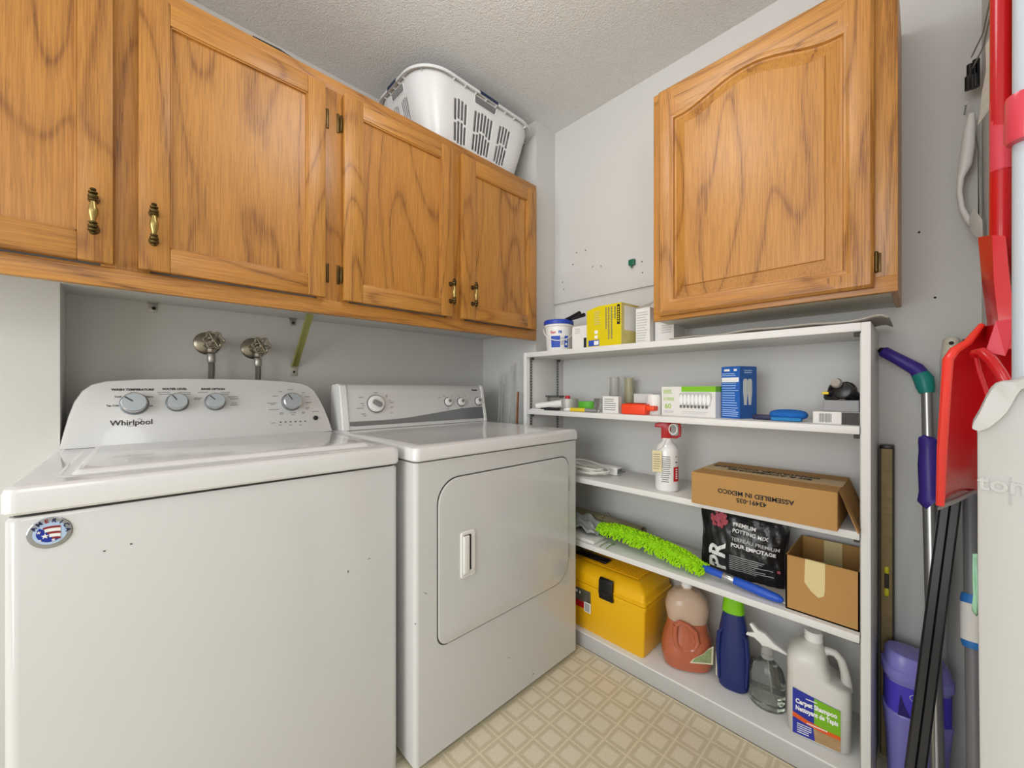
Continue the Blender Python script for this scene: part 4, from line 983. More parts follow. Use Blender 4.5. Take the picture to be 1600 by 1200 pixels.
# fire extinguisher
c = V3((1.432, 0.655, z)); t = thing('fire_extinguisher', 'small white fire extinguisher with a red trigger head', 'fire extinguisher', c)
part(B('extinguisher_white').lathe(c, [(0, 0), (0.036, 0), (0.040, 0.004), (0.041, 0.01), (0.041, 0.138), (0.039, 0.152), (0.033, 0.166), (0.022, 0.176), (0.018, 0.182), (0.018, 0.192), (0, 0.192)], 40), 'body', t)
TH = math.atan2(-c.y, -c.x)
def cw(a0, z0, r=0.0414):
    return lambda x, y, d: c + V3((math.cos(a0 + x / r) * (r + d), math.sin(a0 + x / r) * (r + d), z0 + y))
b = B('print_grey')
def cpatch(b, a, zc, wd, h, e=0.0003): b.grid(lambda u, v: cw(a, zc)(wd * (u - 0.5), h * (v - 0.5), e), 8, 1)
random.seed(5)
for k in range(13): cpatch(b, TH - 0.05 - (0.0 if k < 9 else 0.1), 0.128 - k * 0.0075, 0.030 * (0.7 + 0.3 * random.random()), 0.0028)
b.m('red_label'); cpatch(b, TH + 0.88, 0.065, 0.026, 0.052); b.m('print_white'); [cpatch(b, TH + 0.88, 0.050 + 0.008 * k, 0.009, 0.005, 0.0008) for k in range(5)]
b.m('print_black'); cpatch(b, TH + 0.86, 0.108, 0.010, 0.004); cpatch(b, TH + 0.86, 0.128, 0.006, 0.003)
part(b, 'label', t, smooth=0)
hd = B('red_plastic'); q = c + V3((0, 0, 0.19)); u = UF  # head profile in the y-z plane (nozzle points to +y)
Pf = [(-0.018, 0.0), (0.018, 0.0), (0.044, 0.004), (0.048, 0.012), (0.046, 0.050), (0.040, 0.060), (0.0, 0.0635), (-0.022, 0.058), (-0.040, 0.052), (-0.041, 0.040), (-0.018, 0.040), (-0.014, 0.034)]
U_ = V3((0.35, -0.94, 0)).normalized(); Nn = V3((-0.94, -0.35, 0)).normalized()
outer_p = [q + U_ * a + Z * h - Nn * 0.011 for a, h in Pf]
hd.prism([q + U_ * a + Z * h - Nn * 0.012 for a, h in ((-0.019, 0), (0.014, 0), (0.014, 0.062), (0, 0.0635), (-0.022, 0.060), (-0.041, 0.053), (-0.042, 0.041), (-0.019, 0.040))], Nn * 0.024, 0.002)
hd.tube([q + U_ * a + Z * h for a, h in ((0.010, 0.058), (0.034, 0.060), (0.043, 0.052), (0.045, 0.030), (0.044, 0.012), (0.034, 0.006), (0.010, 0.006))], 0.0048, 10)
part(hd, 'trigger_head', t, 'red plastic trigger head')
P = [q + U_ * (0.022 + 0.0135 * math.cos(a)) + Z * (0.036 + 0.018 * math.sin(a)) + Nn * 0.014 for a in [2 * PI * j / 24 for j in range(26)]]
part(B('plastic_white').tube(P, 0.0024, 8), 'pull_ring', t, 'white pull ring')
tg = B('paper_cream').prism([c + Nn * 0.044 + U_ * a + Z * h for a, h in ((-0.046, 0.072), (-0.014, 0.072), (-0.014, 0.148), (-0.046, 0.150))], Nn * 0.001)
tg.m('print_grey').lines(c + Nn * 0.0452 + U_ * -0.030 + Z * 0.11, U_, Z, 0.024, 0.06, 7, frac=0.2)
tg.m('zinc').tube([c + Nn * 0.045 + U_ * -0.028 + Z * 0.148, c + Nn * 0.036 + U_ * -0.010 + Z * 0.165, c + Nn * 0.019 + Z * 0.19], 0.0008, 6)
part(tg, 'inspection_tag', t, 'cream card tag on a wire', smooth=0)
# long carton
x0, x1, y0, y1, zh = 1.328, 1.585, 0.152, 0.525, 0.102
t = thing('cardboard_box', 'long brown shipping carton with upside-down printing on the third shelf', 'box', (1.45, 0.34, z))
b = B('card_kraft').box(x0, x1, y0, y1, z, z + zh, 0.0018); b.m('card_kraft_dark')
part(b, 'carton', t, smooth=0)
b = B('tape_tan').box(x0 + 0.085, x1 - 0.085, y0 - 0.0004, y1 + 0.0004, z + zh, z + zh + 0.0006)
b.box(x0 + 0.085, x1 - 0.085, y1 - 0.0002, y1 + 0.0006, z + zh * 0.4, z + zh); part(b, 'packing_tape', t, smooth=0)
b = B('print_black'); NU_ = V3((0, 1, 0)); ND = V3((0, 0, -1))
b.text('ASSEMBLED IN MEXICO', 0.0185, V3((x0 - 0.0004, 0.345, z + 0.056)), NU_, ND, bold=0.0004, sx=1.02); b.text('43491-035', 0.0185, V3((x0 - 0.0004, 0.352, z + 0.036)), NU_, ND, bold=0.0004)
TU = V3((0, 1, 0)); TV = V3((-1, 0, 0))
b.text('CONTAINER CONTAINS', 0.030, V3((x0 + 0.165, 0.36, z + zh + 0.0008)), TU, TV, bold=0.0008, sx=0.9); b.text('EX & ACCESSORIES', 0.030, V3((x0 + 0.13, 0.34, z + zh + 0.0008)), TU, TV, bold=0.0008, sx=0.9)
part(b, 'printing', t, smooth=0)
b = B('card_kraft').prism([(x0 + 0.012, y0 - 0.004, z + zh - 0.004), (x0 + 0.012, 0.1135, z + 0.002), (x0 + 0.012, 0.1105, z + 0.002), (x0 + 0.012, y0 - 0.0015, z + zh + 0.001)], (0.22, 0, 0))
b.m('card_kraft_dark').prism([(x0 + 0.05, y0 - 0.010, z + zh - 0.022), (x0 + 0.05, 0.1185, z + 0.020), (x0 + 0.05, 0.1175, z + 0.020), (x0 + 0.05, y0 - 0.009, z + zh - 0.022)], (0.14, 0, 0))
part(b, 'end_flap', t, 'open end flap leaning on the side board', smooth=0)

# ---- fourth board
z = 0.435
# potting mix bag
t = thing('potting_mix_bag', 'black plastic bag of potting mix with a pink flower and white print', 'bag', (1.50, 0.43, z))
BW, BH = 0.265, 0.222
def bagf(u, v, s=-1, e=0.0):                      # u 0..1 left to right, v 0..1 up
    uu = u + 0.035 * (1 - v) * (0.5 - u) * 2 + 0.02 * math.sin(v * 9) * (u - 0.5)
    yy = 0.563 - BW * uu; bulge = (math.sin(min(1, max(0, u)) * PI) ** 0.6) * (math.sin(min(1, max(0, v * 0.9 + 0.06)) * PI) ** 0.5)
    wr = 0.0025 * math.sin(u * 23 + v * 5) * math.sin(v * 19 - u * 7) + 0.0015 * math.sin(u * 61 + v * 17)
    hh = BH * v * (1 - 0.10 * max(0, u - 0.55) / 0.45) 
    return V3((1.508 + 0.22 * hh * 0.5 + s * (0.045 * bulge + 0.003) + (wr + e) * s, yy, z + 0.001 + hh))
b = B('bag_black'); b.grid(lambda u, v: bagf(u, v, -1), 40, 30); b.grid(lambda u, v: bagf(u, v, 1), 20, 16)
b.m('bag_panel').grid(lambda u, v: bagf(0.16 + 0.19 * u, 0.02 + 0.96 * v, -1, 0.0006), 10, 26)
b.m('bag_black').tube([bagf(0, v, -1) + V3((0.003, 0, 0)) for v in [k / 12 for k in range(13)]], 0.003, 6).tube([bagf(1, v, -1) + V3((0.003, 0, 0)) for v in [k / 12 for k in range(13)]], 0.003, 6).tube([bagf(u, 1, -1) + V3((0.003, 0, 0)) for u in [k / 12 for k in range(13)]], 0.0035, 6)
part(b, 'bag', t, smooth=60)
def bw(u0, v0, rot=False):
    def f(x, y, d):
        if rot: x, y = -y, x
        return bagf(u0 + x / BW, v0 + y / BH, -1, 0.0014 + d)
    return f
b = B('print_white'); 
b.text('PREMIUM', 0.0165, None, X, Z, align='LEFT', bold=0.0004, warp=bw(0.43, 0.80), cut=0.004); b.text('POTTING MIX', 0.0165, None, X, Z, align='LEFT', bold=0.0003, warp=bw(0.43, 0.71), cut=0.004)
b.m('print_lightgrey').text('TERREAU PREMIUM', 0.0165, None, X, Z, align='LEFT', bold=0.0002, warp=bw(0.42, 0.59), cut=0.004); b.m('print_white').text('POUR EMPOTAGE', 0.0165, None, X, Z, align='LEFT', bold=0.0005, warp=bw(0.42, 0.50), cut=0.004)
b.text('PR', 0.082, None, X, Z, align='LEFT', bold=0.0022, warp=bw(0.25, 0.06, True), sx=1, cut=0.006)
b.m('print_grey'); b.grid(lambda u, v: bagf(0.43 + 0.5 * u, 0.655 + 0.004 * v, -1, 0.0016), 12, 1)
b.m('print_lightgrey'); random.seed(9)
for k in range(8):
    w_ = 0.30 + 0.22 * random.random(); b.grid(lambda u, v: bagf(0.40 + w_ * u, 0.335 - k * 0.030 + 0.009 * v, -1, 0.0016), 10, 1)
b.m('pink_flower'); random.seed(11)
for k in range(46):
    a = random.random() * 2 * PI; r = 0.027 * math.sqrt(random.random()); cx, cz = 0.25 + r * math.cos(a) / BW, 0.815 + r * math.sin(a) / BH
    P = [bagf(cx + 0.006 * math.cos(q) / BW, cz + 0.006 * math.sin(q) / BH, -1, 0.002 + k * 0.00004) for q in [2 * PI * j / 8 for j in range(8)]]
    b.prism(P[::-1], V3((-0.0008, 0, 0)))
b.m('pink_flower').grid(lambda u, v: bagf(0.93 + 0.03 * u, 0.24 + 0.04 * v, -1, 0.0016), 2, 2)
part(b, 'printing', t, 'white lettering and pink flower print', smooth=0)
# open carton with masking tape
x0, x1, y0, y1, h = 1.383, 1.605, 0.1125, 0.277, 0.157
t = thing('open_cardboard_box', 'open brown carton with a strip of masking tape on the fourth shelf', 'box', (1.49, 0.195, z))
b = B('card_kraft').box(x0, x0 + 0.004, y0, y1, z, z + h); b.box(x1 - 0.004, x1, y0, y1, z, z + h); b.box(x0, x1, y0, y0 + 0.004, z, z + h); b.box(x0, x1, y1 - 0.004, y1, z, z + h); b.box(x0, x1, y0, y1, z, z + 0.004)
part(b, 'carton', t, smooth=0)
b = B('tape_masking').prism([(x0 - 0.0008, y1 - 0.047 - a, z + q) for a, q in ((0, h), (0.045, h - 0.001), (0.0445, 0.085), (0.042, 0.066), (0.030, 0.058), (0.012, 0.072), (-0.002, 0.092))], (0.0007, 0, 0))
b.box(x0 - 0.0008, x0 + 0.0046, y1 - 0.092, y1 - 0.047, z + h - 0.0002, z + h + 0.0006)
b.box(x1 - 0.0048, x1 - 0.004, y1 - 0.105, y1 - 0.06, z + 0.03, z + h)
part(b, 'masking_tape', t, 'torn masking tape', smooth=0)
# chenille duster
t = thing('duster', 'lime green microfibre duster with a bright blue handle', 'duster', (1.42, 0.6, z))
A_, B_ = V3((1.462, 0.965, z + 0.052)), V3((1.405, 0.505, z + 0.034))
def dc(f): return A_.lerp(B_, f) + V3((0, 0, 0.018 * math.sin(f * PI) - 0.004))
b = B('chenille_dark'); nr = 26; R = []
ax = (B_ - A_).normalized(); su = ax.cross(Z).normalized(); sv = su.cross(ax)
for k in range(nr + 1):
    f = k / nr; r = 0.027 * (min(1, math.sin(min(f, 1 - f) * PI * 2.2 + 0.25)) if min(f, 1 - f) < 0.2 else 1)
    R.append([dc(f) + su * (r * 1.15 * math.cos(a)) + sv * (r * 0.8 * math.sin(a)) for a in [2 * PI * j / 20 for j in range(20)]])
b.rings(R); part(b, 'core', t)
random.seed(21); b = B('chenille')
for k in range(1150):
    f = random.random(); a = random.random() * 2 * PI; c_ = dc(f); d = su * (1.15 * math.cos(a)) + sv * (0.85 * math.sin(a)); dn_ = d.normalized()
    if math.sin(a) < -0.75: continue
    up_ = math.sin(a); L_ = 0.009 if up_ > 0.3 else 0.017; r = 0.024 * min(1, 0.45 + 3.2 * min(f, 1 - f))
    p0 = c_ + d * r; p1 = p0 + dn_ * L_ * 0.6 + ax * random.uniform(-.004, .004); p2 = p0 + dn_ * L_ + V3((0, 0, -0.006 if up_ < 0.3 else -0.001)) + ax * random.uniform(-.006, .006)
    if p2.z < z + 0.004: p2.z = z + 0.004
    if p1.z < z + 0.004: p1.z = z + 0.004
    b.tube([p0, p1, p2], [0.0026, 0.0032, 0.0022], 5)
fr = part(b, 'chenille_fringe', t, smooth=60); fr['kind'] = 'stuff'
H0, H1 = V3((1.405, 0.515, z + 0.034)), V3((1.392, 0.284, z + 0.0145)); hl = lambda f: H0.lerp(H1, f)
part(B('blue_handle').tube([hl(0), hl(0.05), hl(0.28)], [0.010, 0.012, 0.0115], 16), 'neck', t)
part(B('silver').tube([hl(0.27), hl(0.285), hl(0.41), hl(0.42)], [0.0115, 0.0125, 0.0125, 0.0115], 20), 'collar', t, 'silver collar')
part(B('blue_handle').tube([hl(0.41), hl(0.43), hl(0.5), hl(0.75), hl(0.93), hl(0.98), hl(1.0)], [0.011, 0.013, 0.0135, 0.0145, 0.0125, 0.009, 0.004], 20), 'handle', t)
part(B('zinc').tube([hl(0.97) + V3((0, 0.003, -0.002)), hl(1.02) + V3((0, 0, -0.006)), hl(1.05) + V3((0, 0, -0.007)), hl(1.02) + V3((0.008, 0, -0.006))], 0.001, 6), 'hang_ring', t)
# roll, cloth and board at the left
t = thing('rolled_mat', 'rolled beige woven mat behind the green duster', 'mat', (1.56, 0.98, z))
P = [(r_ * math.cos(a_), r_ * math.sin(a_)) for a_, r_ in [(0.35 * k, 0.010 + 0.00085 * k) for k in range(34)]]
b = B('mat_beige').grid(lambda u, v: V3((1.545 + 0.03 * (v - 0.5) + P[min(33, int(round(u * 33)))][0] * 1.05, 0.80 + 0.40 * v, z + 0.041 + P[min(33, int(round(u * 33)))][1])), 33, 10)
part(b, 'mat', t, smooth=70, solid=0.003)
b = B('rope').tube([(1.54 + 0.044 * math.cos(a), 0.985 + 0.002 * math.sin(a * 2), z + 0.044 + 0.041 * math.sin(a)) for a in [2 * PI * k / 22 for k in range(24)]], 0.0018, 6); part(b, 'string', t)
random.seed(4)
def cloth(u, v): return V3((1.40 + 0.10 * v + 0.006 * math.sin(u * 12), 1.17 - 0.22 * u, z + 0.030 + 0.045 * math.sin(u * 3.0) * (0.3 + v * 0.7) + 0.007 * math.sin(u * 21 + v * 9) + 0.006 * math.sin(v * 17)))
one(B('cloth_grey').grid(cloth, 26, 16), 'grey_cloth', 'crumpled grey cloth beside the dryer on the fourth shelf', 'cloth', loc=(1.44, 1.06, z), solid=0.002)
t = thing('folded_board', 'flat beige folded mat under the grey cloth', 'mat', (1.40, 1.05, z))
part(B('shelf_edge').box(1.372, 1.47, 0.935, 1.25, z + 0.001, z + 0.016, 0.004), 'mat', t)
one(B('chrome').tube([(1.37, 0.905, z + 0.004), (1.40, 0.90, z + 0.010), (1.43, 0.905, z + 0.004)], 0.002, 6).tube([(1.37, 0.875, z + 0.004), (1.40, 0.872, z + 0.010), (1.43, 0.875, z + 0.004)], 0.002, 6).tube([(1.43, 0.905, z + 0.004), (1.433, 0.89, z + 0.004), (1.43, 0.875, z + 0.004)], 0.002, 6),
    'metal_hook', 'bent chrome wire hook under the left end of the green duster', 'hook', loc=(1.40, 0.89, z))
one(B('label_blue').tube([(1.53, 0.83, z + 0.012), (1.50, 0.76, z + 0.012), (1.49, 0.68, z + 0.010)], [0.010, 0.011, 0.009], 12).m('grey_item').tube([(1.49, 0.68, z + 0.010), (1.50, 0.58, z + 0.010)], 0.009, 12), 'paint_brush_handle', 'blue and grey handle lying behind the green duster', 'handle', loc=(1.50, 0.72, z))

# ---- bottom board
z = 0.062
t = thing('toolbox', 'yellow plastic toolbox with a black latch at the left of the bottom board', 'toolbox', (1.48, 0.93, z))
x0, x1, y0, y1 = 1.378, 1.600, 0.716, 1.13
def tb(i, zz, s=0.0): return [V3((a, c, zz)) for a, c in rrect(x0 + i, x1 - i, y0 + i, y1 - i, 0.012 + s)]
b = B('tool_yellow').rings([tb(0.012, z), tb(0.008, z + 0.006), tb(0.0, z + 0.185), tb(-0.005, z + 0.187), tb(-0.005, z + 0.199)])
part(b, 'body', t)
b = B('tool_yellow').rings([tb(-0.004, z + 0.200), tb(-0.006, z + 0.203), tb(-0.006, z + 0.211), tb(-0.001, z + 0.214), tb(0.002, z + 0.240), tb(0.010, z + 0.248), tb(0.038, z + 0.266), tb(0.046, z + 0.268)])
for k in range(9): b.box(x0 + 0.060 + k * 0.012, x0 + 0.064 + k * 0.012, y0 + 0.055, y1 - 0.09, z + 0.267, z + 0.2705)
part(b, 'lid', t)
b = B('black_plastic').prism([(x0 - 0.006, 0.905, z + 0.256), (x0 - 0.016, 0.905, z + 0.246), (x0 - 0.019, 0.905, z + 0.200), (x0 - 0.013, 0.905, z + 0.172), (x0 - 0.001, 0.905, z + 0.168), (x0 - 0.001, 0.905, z + 0.256)], (0, -0.062, 0), 0.003)
b.m('dark_plastic').box(x0 - 0.0205, x0 - 0.018, 0.845, 0.903, z + 0.200, z + 0.204)
part(b, 'latch', t, 'black latch')
b = B('black_plastic').box(1.455, 1.50, 0.93, 1.09, z + 0.2705, z + 0.279, 0.003).box(1.46, 1.495, 0.935, 0.965, z + 0.266, z + 0.2755, 0.002)
part(b, 'carry_handle', t, 'black carry handle')
b = B('sticker_pic').box(x0 - 0.0012, x0 + 0.01, 0.955, 1.10, z + 0.092, z + 0.170); b.m('sticker_red').prism([(x0 - 0.0018, 1.10, z + 0.092), (x0 - 0.0018, 1.10, z + 0.122), (x0 - 0.0018, 0.985, z + 0.118), (x0 - 0.0018, 0.985, z + 0.092)], (0.001, 0, 0)).box(x0 - 0.0018, x0, 1.05, 1.10, z + 0.152, z + 0.170)
b.m('print_white').box(x0 - 0.0022, x0, 0.953, 0.985, z + 0.082, z + 0.122).m('print_grey').lines(V3((x0 - 0.0022, 0.969, z + 0.102)), Z, -UF, 0.034, 0.024, 10, frac=0.5, ragged=0)
b.m('print_white').box(x0 - 0.0018, x0, 1.02, 1.028, z + 0.150, z + 0.160).box(x0 - 0.0018, x0, 1.004, 1.010, z + 0.148, z + 0.158)
part(b, 'sticker', t, 'black and red picture sticker', smooth=0)
# amber jug
c = V3((1.487, 0.605, z)); t = thing('liquid_jug', 'translucent jug of orange liquid with a white cap beside the toolbox', 'jug', c)
JU = UF; JN = V3((-0.85, -0.5, 0)).normalized(); JR = V3((0.5, -0.85, 0)).normalized()
def jr(hw, hd, zz, n=40, p=2.6):
    R = []
    for k in range(n):
        a = 2 * PI * k / n; ca, sa = math.cos(a), math.sin(a)
        R.append(c + JR * (hw * abs(ca) ** (2 / p) * (1 if ca > 0 else -1)) + JN * (hd * abs(sa) ** (2 / p) * (1 if sa > 0 else -1)) + Z * zz)
    return R
b = B('amber').rings([jr(0.068, 0.050, 0.001), jr(0.080, 0.060, 0.008), jr(0.088, 0.066, 0.035), jr(0.087, 0.066, 0.08), jr(0.078, 0.060, 0.115), jr(0.069, 0.053, 0.145), jr(0.067, 0.051, 0.168)])
part(b, 'liquid_body', t)
b = B('jug_haze').rings([jr(0.0675, 0.0515, 0.169), jr(0.072, 0.054, 0.19), jr(0.0745, 0.056, 0.215), jr(0.066, 0.050, 0.245), jr(0.045, 0.036, 0.268), jr(0.018, 0.018, 0.278), jr(0.016, 0.016, 0.285)])
part(b, 'upper_body', t, 'empty upper part')
b = B('amber').tube([c + JR * x + JN * 0.058 + Z * h for x, h in ((-0.046, 0.165), (-0.048, 0.13), (-0.042, 0.095), (-0.02, 0.078), (0.015, 0.085), (0.028, 0.115), (0.02, 0.150), (-0.005, 0.170), (-0.03, 0.178), (-0.046, 0.165))], 0.009, 10)
part(b, 'grip_ridge', t)
part(B('plastic_white').lathe(c, [(0, 0.284), (0.019, 0.284), (0.019, 0.304), (0.016, 0.307), (0, 0.307)], 24), 'cap', t)
P = [c + JR * x + JN * (0.0675 - 0.09 * max(0, x - 0.045)) + Z * h for x, h in ((0.0, 0.045), (0.075, 0.050), (0.077, 0.115), (0.062, 0.105), (0.045, 0.085), (0.01, 0.060))]
part(B('label_pale').prism(P, JN * 0.0015).m('label_green').prism([p + (sum(P, V3((0, 0, 0))) / 6 - p) * 0.18 + JN * 0.001 for p in P], JN * 0.0012), 'label', t, smooth=0)
# navy bottle
c = V3((1.482, 0.445, z)); t = thing('detergent_bottle', 'dark navy bottle with a lime green cap in the middle of the bottom board', 'bottle', c)
BR = V3((0.15, -0.99, 0)).normalized(); BN = V3((-0.99, -0.15, 0)).normalized()
def br(hw, hd, zz, dx=0.0, p=2.8, n=36):
    R = []
    for k in range(n):
        a = 2 * PI * k / n; ca, sa = math.cos(a), math.sin(a)
        R.append(c + BR * (dx + hw * abs(ca) ** (2 / p) * (1 if ca > 0 else -1)) + BN * (hd * abs(sa) ** (2 / p) * (1 if sa > 0 else -1)) + Z * zz)
    return R
b = B('navy_bottle').rings([br(0.036, 0.026, 0.0), br(0.044, 0.032, 0.008), br(0.050, 0.035, 0.05), br(0.050, 0.034, 0.11), br(0.047, 0.032, 0.16), br(0.042, 0.030, 0.20), br(0.036, 0.028, 0.235), br(0.031, 0.027, 0.258), br(0.029, 0.026, 0.262)])
part(b, 'body', t)
b = B('navy_bottle'); 
for s in (-1, 1): b.tube([c + BR * (s * 0.030) + BN * 0.026 + Z * 0.20, c + BR * (s * 0.040) + BN * 0.026 + Z * 0.185, c + BR * (s * 0.044) + BN * 0.027 + Z * 0.13, c + BR * (s * 0.040) + BN * 0.030 + Z * 0.03], [0.003, 0.007, 0.007, 0.003], 10)
part(b, 'side_ridge', t)
part(B('lime_cap').rings([br(0.030, 0.028, 0.257), br(0.034, 0.031, 0.260), br(0.031, 0.029, 0.292), br(0.029, 0.027, 0.308), br(0.024, 0.022, 0.312)]), 'cap', t, 'lime green cap')
part(B('label_pale').prism([c + BR * -0.047 + BN * (0.012 + q) + Z * h for q, h in ((-0.012, 0.03), (0.010, 0.03), (0.010, 0.12), (-0.012, 0.12))], BR * -0.004), 'label', t, 'side label edge', smooth=0)
# rope coil / sanding sponge behind
t = thing('rope_coil', 'small brown coil of cord lying behind the spray bottle', 'cord', (1.57, 0.425, z))
b = B('rope')
for k in range(7): b.tube([(1.57 + (0.040 - 0.003 * (k % 2)) * math.cos(a), 0.425 + (0.046 - 0.003 * (k % 2)) * math.sin(a), z + 0.005 + 0.0075 * k) for a in [2 * PI * j / 24 for j in range(26)]], 0.0045, 8)
part(b, 'coil', t)
# spray bottle
c = V3((1.475, 0.345, z)); t = thing('spray_bottle', 'clear plastic spray bottle with white trigger between navy bottle and white jug', 'spray bottle', c)
b = B('clear').lathe(c, [(0, 0.0), (0.040, 0), (0.046, 0.006), (0.047, 0.06), (0.046, 0.10), (0.040, 0.125), (0.024, 0.143), (0.015, 0.150), (0.014, 0.158), (0, 0.158)], 40, sx=0.8, sy=1.05)
part(b, 'bottle', t)
part(B('water_soap').lathe(c, [(0, 0.004), (0.038, 0.004), (0.0435, 0.010), (0.044, 0.052), (0, 0.052)], 40, sx=0.8, sy=1.05), 'water', t)
b = B('clear_frost').lathe(c, [(0, 0.152), (0.017, 0.152), (0.0175, 0.172), (0.014, 0.190), (0, 0.19)], 24)
sd = V3((-0.2, 0.98, 0)).normalized()
b.m('plastic_white').prism([c + sd * a + Z * h + V3((0.008, 0, 0)) for a, h in ((-0.012, 0.186), (0.012, 0.186), (0.020, 0.200), (0.048, 0.246), (0.040, 0.250), (0.022, 0.232), (0.004, 0.228), (-0.020, 0.205), (-0.052, 0.188), (-0.056, 0.180), (-0.026, 0.186))], (-0.016, 0, 0), 0.002)
b.prism([c + sd * a + Z * h + V3((0.004, 0, 0)) for a, h in ((0.012, 0.205), (0.030, 0.222), (0.056, 0.214), (0.058, 0.206), (0.034, 0.204), (0.018, 0.192))], (-0.008, 0, 0), 0.0015)
b.m('clear_frost').tube([c + Z * 0.155, c + V3((0.004, -0.008, 0.08)), c + V3((0.01, -0.012, 0.012))], 0.0022, 8)
part(b, 'trigger_head', t, 'white trigger head')
# white jug
c = V3((1.465, 0.212, z)); t = thing('shampoo_jug', 'off-white carpet shampoo jug with loop handle at the right of the bottom board', 'jug', c)
SR = V3((0.12, -0.993, 0)).normalized(); SN = V3((-0.993, -0.12, 0)).normalized()
def sr(x0_, x1_, hd, zz, p=4.2, n=40):
    R = []; cxm = (x0_ + x1_) / 2; hw = (x1_ - x0_) / 2
    for k in range(n):
        a = 2 * PI * k / n; ca, sa = math.cos(a), math.sin(a)
        R.append(c + SR * (cxm + hw * abs(ca) ** (2 / p) * (1 if ca > 0 else -1)) + SN * (hd * abs(sa) ** (2 / p) * (1 if sa > 0 else -1)) + Z * zz)
    return R
b = B('jug_white').rings([sr(-0.066, 0.066, 0.052, 0.0), sr(-0.074, 0.074, 0.060, 0.008), sr(-0.075, 0.075, 0.061, 0.10), sr(-0.075, 0.075, 0.061, 0.155), sr(-0.074, 0.072, 0.060, 0.17), sr(-0.075, 0.030, 0.060, 0.185), sr(-0.075, 0.022, 0.058, 0.215, 3.6), sr(-0.068, 0.019, 0.052, 0.240, 3), sr(-0.048, 0.014, 0.036, 0.258, 2.4), sr(-0.032, 0.010, 0.021, 0.266, 2), sr(-0.031, 0.009, 0.020, 0.272, 2)])
part(b, 'body', t, smooth=60)
part(B('jug_white').tube([c + SR * x + Z * h for x, h in ((0.008, 0.240), (0.022, 0.250), (0.038, 0.250), (0.052, 0.236), (0.060, 0.205), (0.064, 0.175), (0.064, 0.155))], [0.014, 0.011, 0.0105, 0.0105, 0.011, 0.013, 0.014], 14), 'loop_handle', t)
part(B('plastic_white').lathe(c + SR * -0.011, [(0, 0.271), (0.023, 0.271), (0.023, 0.276), (0.0215, 0.278), (0.0225, 0.292), (0.0195, 0.296), (0, 0.296)], 28), 'cap', t)
lb = lambda a, h, e=0.0: c + SR * a + SN * (0.0612 + e) + Z * h
b = B('label_navy'); 
def lq(P, e): b.prism([lb(a, h, 0.0) for a, h in P], SN * e)
lq([(-0.058, 0.012), (0.050, 0.012), (0.050, 0.125), (-0.058, 0.142)], 0.001)
b.m('label_lime'); lq([(-0.008, 0.060), (0.050, 0.052), (0.050, 0.125), (-0.008, 0.133)], 0.0014)
b.m('label_brown'); lq([(-0.006, 0.012), (0.050, 0.012), (0.050, 0.045), (-0.010, 0.050)], 0.0014)
b.m('label_orange'); lq([(-0.058, 0.073), (-0.020, 0.062), (0.012, 0.057), (0.050, 0.055), (0.050, 0.045), (0.012, 0.046), (-0.020, 0.050), (-0.058, 0.060)], 0.0018)
b.m('print_white'); b.text('Carpet Shampoo', 0.0175, lb(-0.004, 0.108, 0.0022), SR, Z, bold=0.0007, sx=0.78); b.text('Nettoyant de Tapis', 0.0175, lb(-0.003, 0.088, 0.0022), SR, Z, bold=0.0007, sx=0.70)
b.lines(lb(-0.012, 0.123, 0.0018), SR, Z, 0.03, 0.005, 1); b.lines(lb(0.0, 0.055, 0.0022), SR, Z, 0.05, 0.006, 1, frac=0.4); b.lines(lb(-0.03, 0.032, 0.0018), SR, Z, 0.035, 0.03, 5, frac=0.3)
part(b, 'label', t, 'navy, green and orange carpet shampoo label', smooth=0)

# ------------------------------------------------------------------ things between dryer and shelf unit
t = thing('glass_pane', 'tall clear sheet of glass leaning in the corner right of the dryer', 'glass', (1.46, 1.42, 0))
part(B('glass_edge').prism([(1.402, 1.357, 0.0), (1.408, 1.357, 0.0), (1.486, 1.364, 1.17), (1.480, 1.364, 1.17)], (0, 0.27, 0)), 'pane', t, smooth=0)
one(B('blue_black').prism([(1.375, 1.335, 0.0), (1.392, 1.335, 0.0), (1.432, 1.340, 1.08), (1.420, 1.340, 1.08)], (0, 0.012, 0)), 'dark_strip', 'black strip standing against the end of the shelf unit', 'strip', loc=(1.38, 1.34, 0))
one(B('rust_wood').prism([(1.36, 1.42, 0.0), (1.372, 1.42, 0.0), (1.438, 1.43, 1.062), (1.428, 1.43, 1.062)], (0, 0.008, 0)), 'wooden_slat', 'thin reddish wooden slat standing right of the dryer', 'slat', loc=(1.36, 1.42, 0))
t = thing('plastic_rods', 'bundle of clear plastic rods leaning on the wall right of the dryer', 'rods', (1.44, 1.56, 0))
for k, (xa, ya, xb, yb_, h, r) in enumerate(((1.40, 1.52, 1.478, 1.50, 1.21, 0.006), (1.40, 1.55, 1.475, 1.57, 1.15, 0.004), (1.41, 1.57, 1.478, 1.60, 1.13, 0.004), (1.42, 1.53, 1.48, 1.44, 1.24, 0.002), (1.39, 1.60, 1.472, 1.585, 1.10, 0.005))):
    part(B('clear_frost').tube([(xa - 0.03, ya, 0.001), (xb - 0.020, yb_, h)], r, 8), 'rod', t)

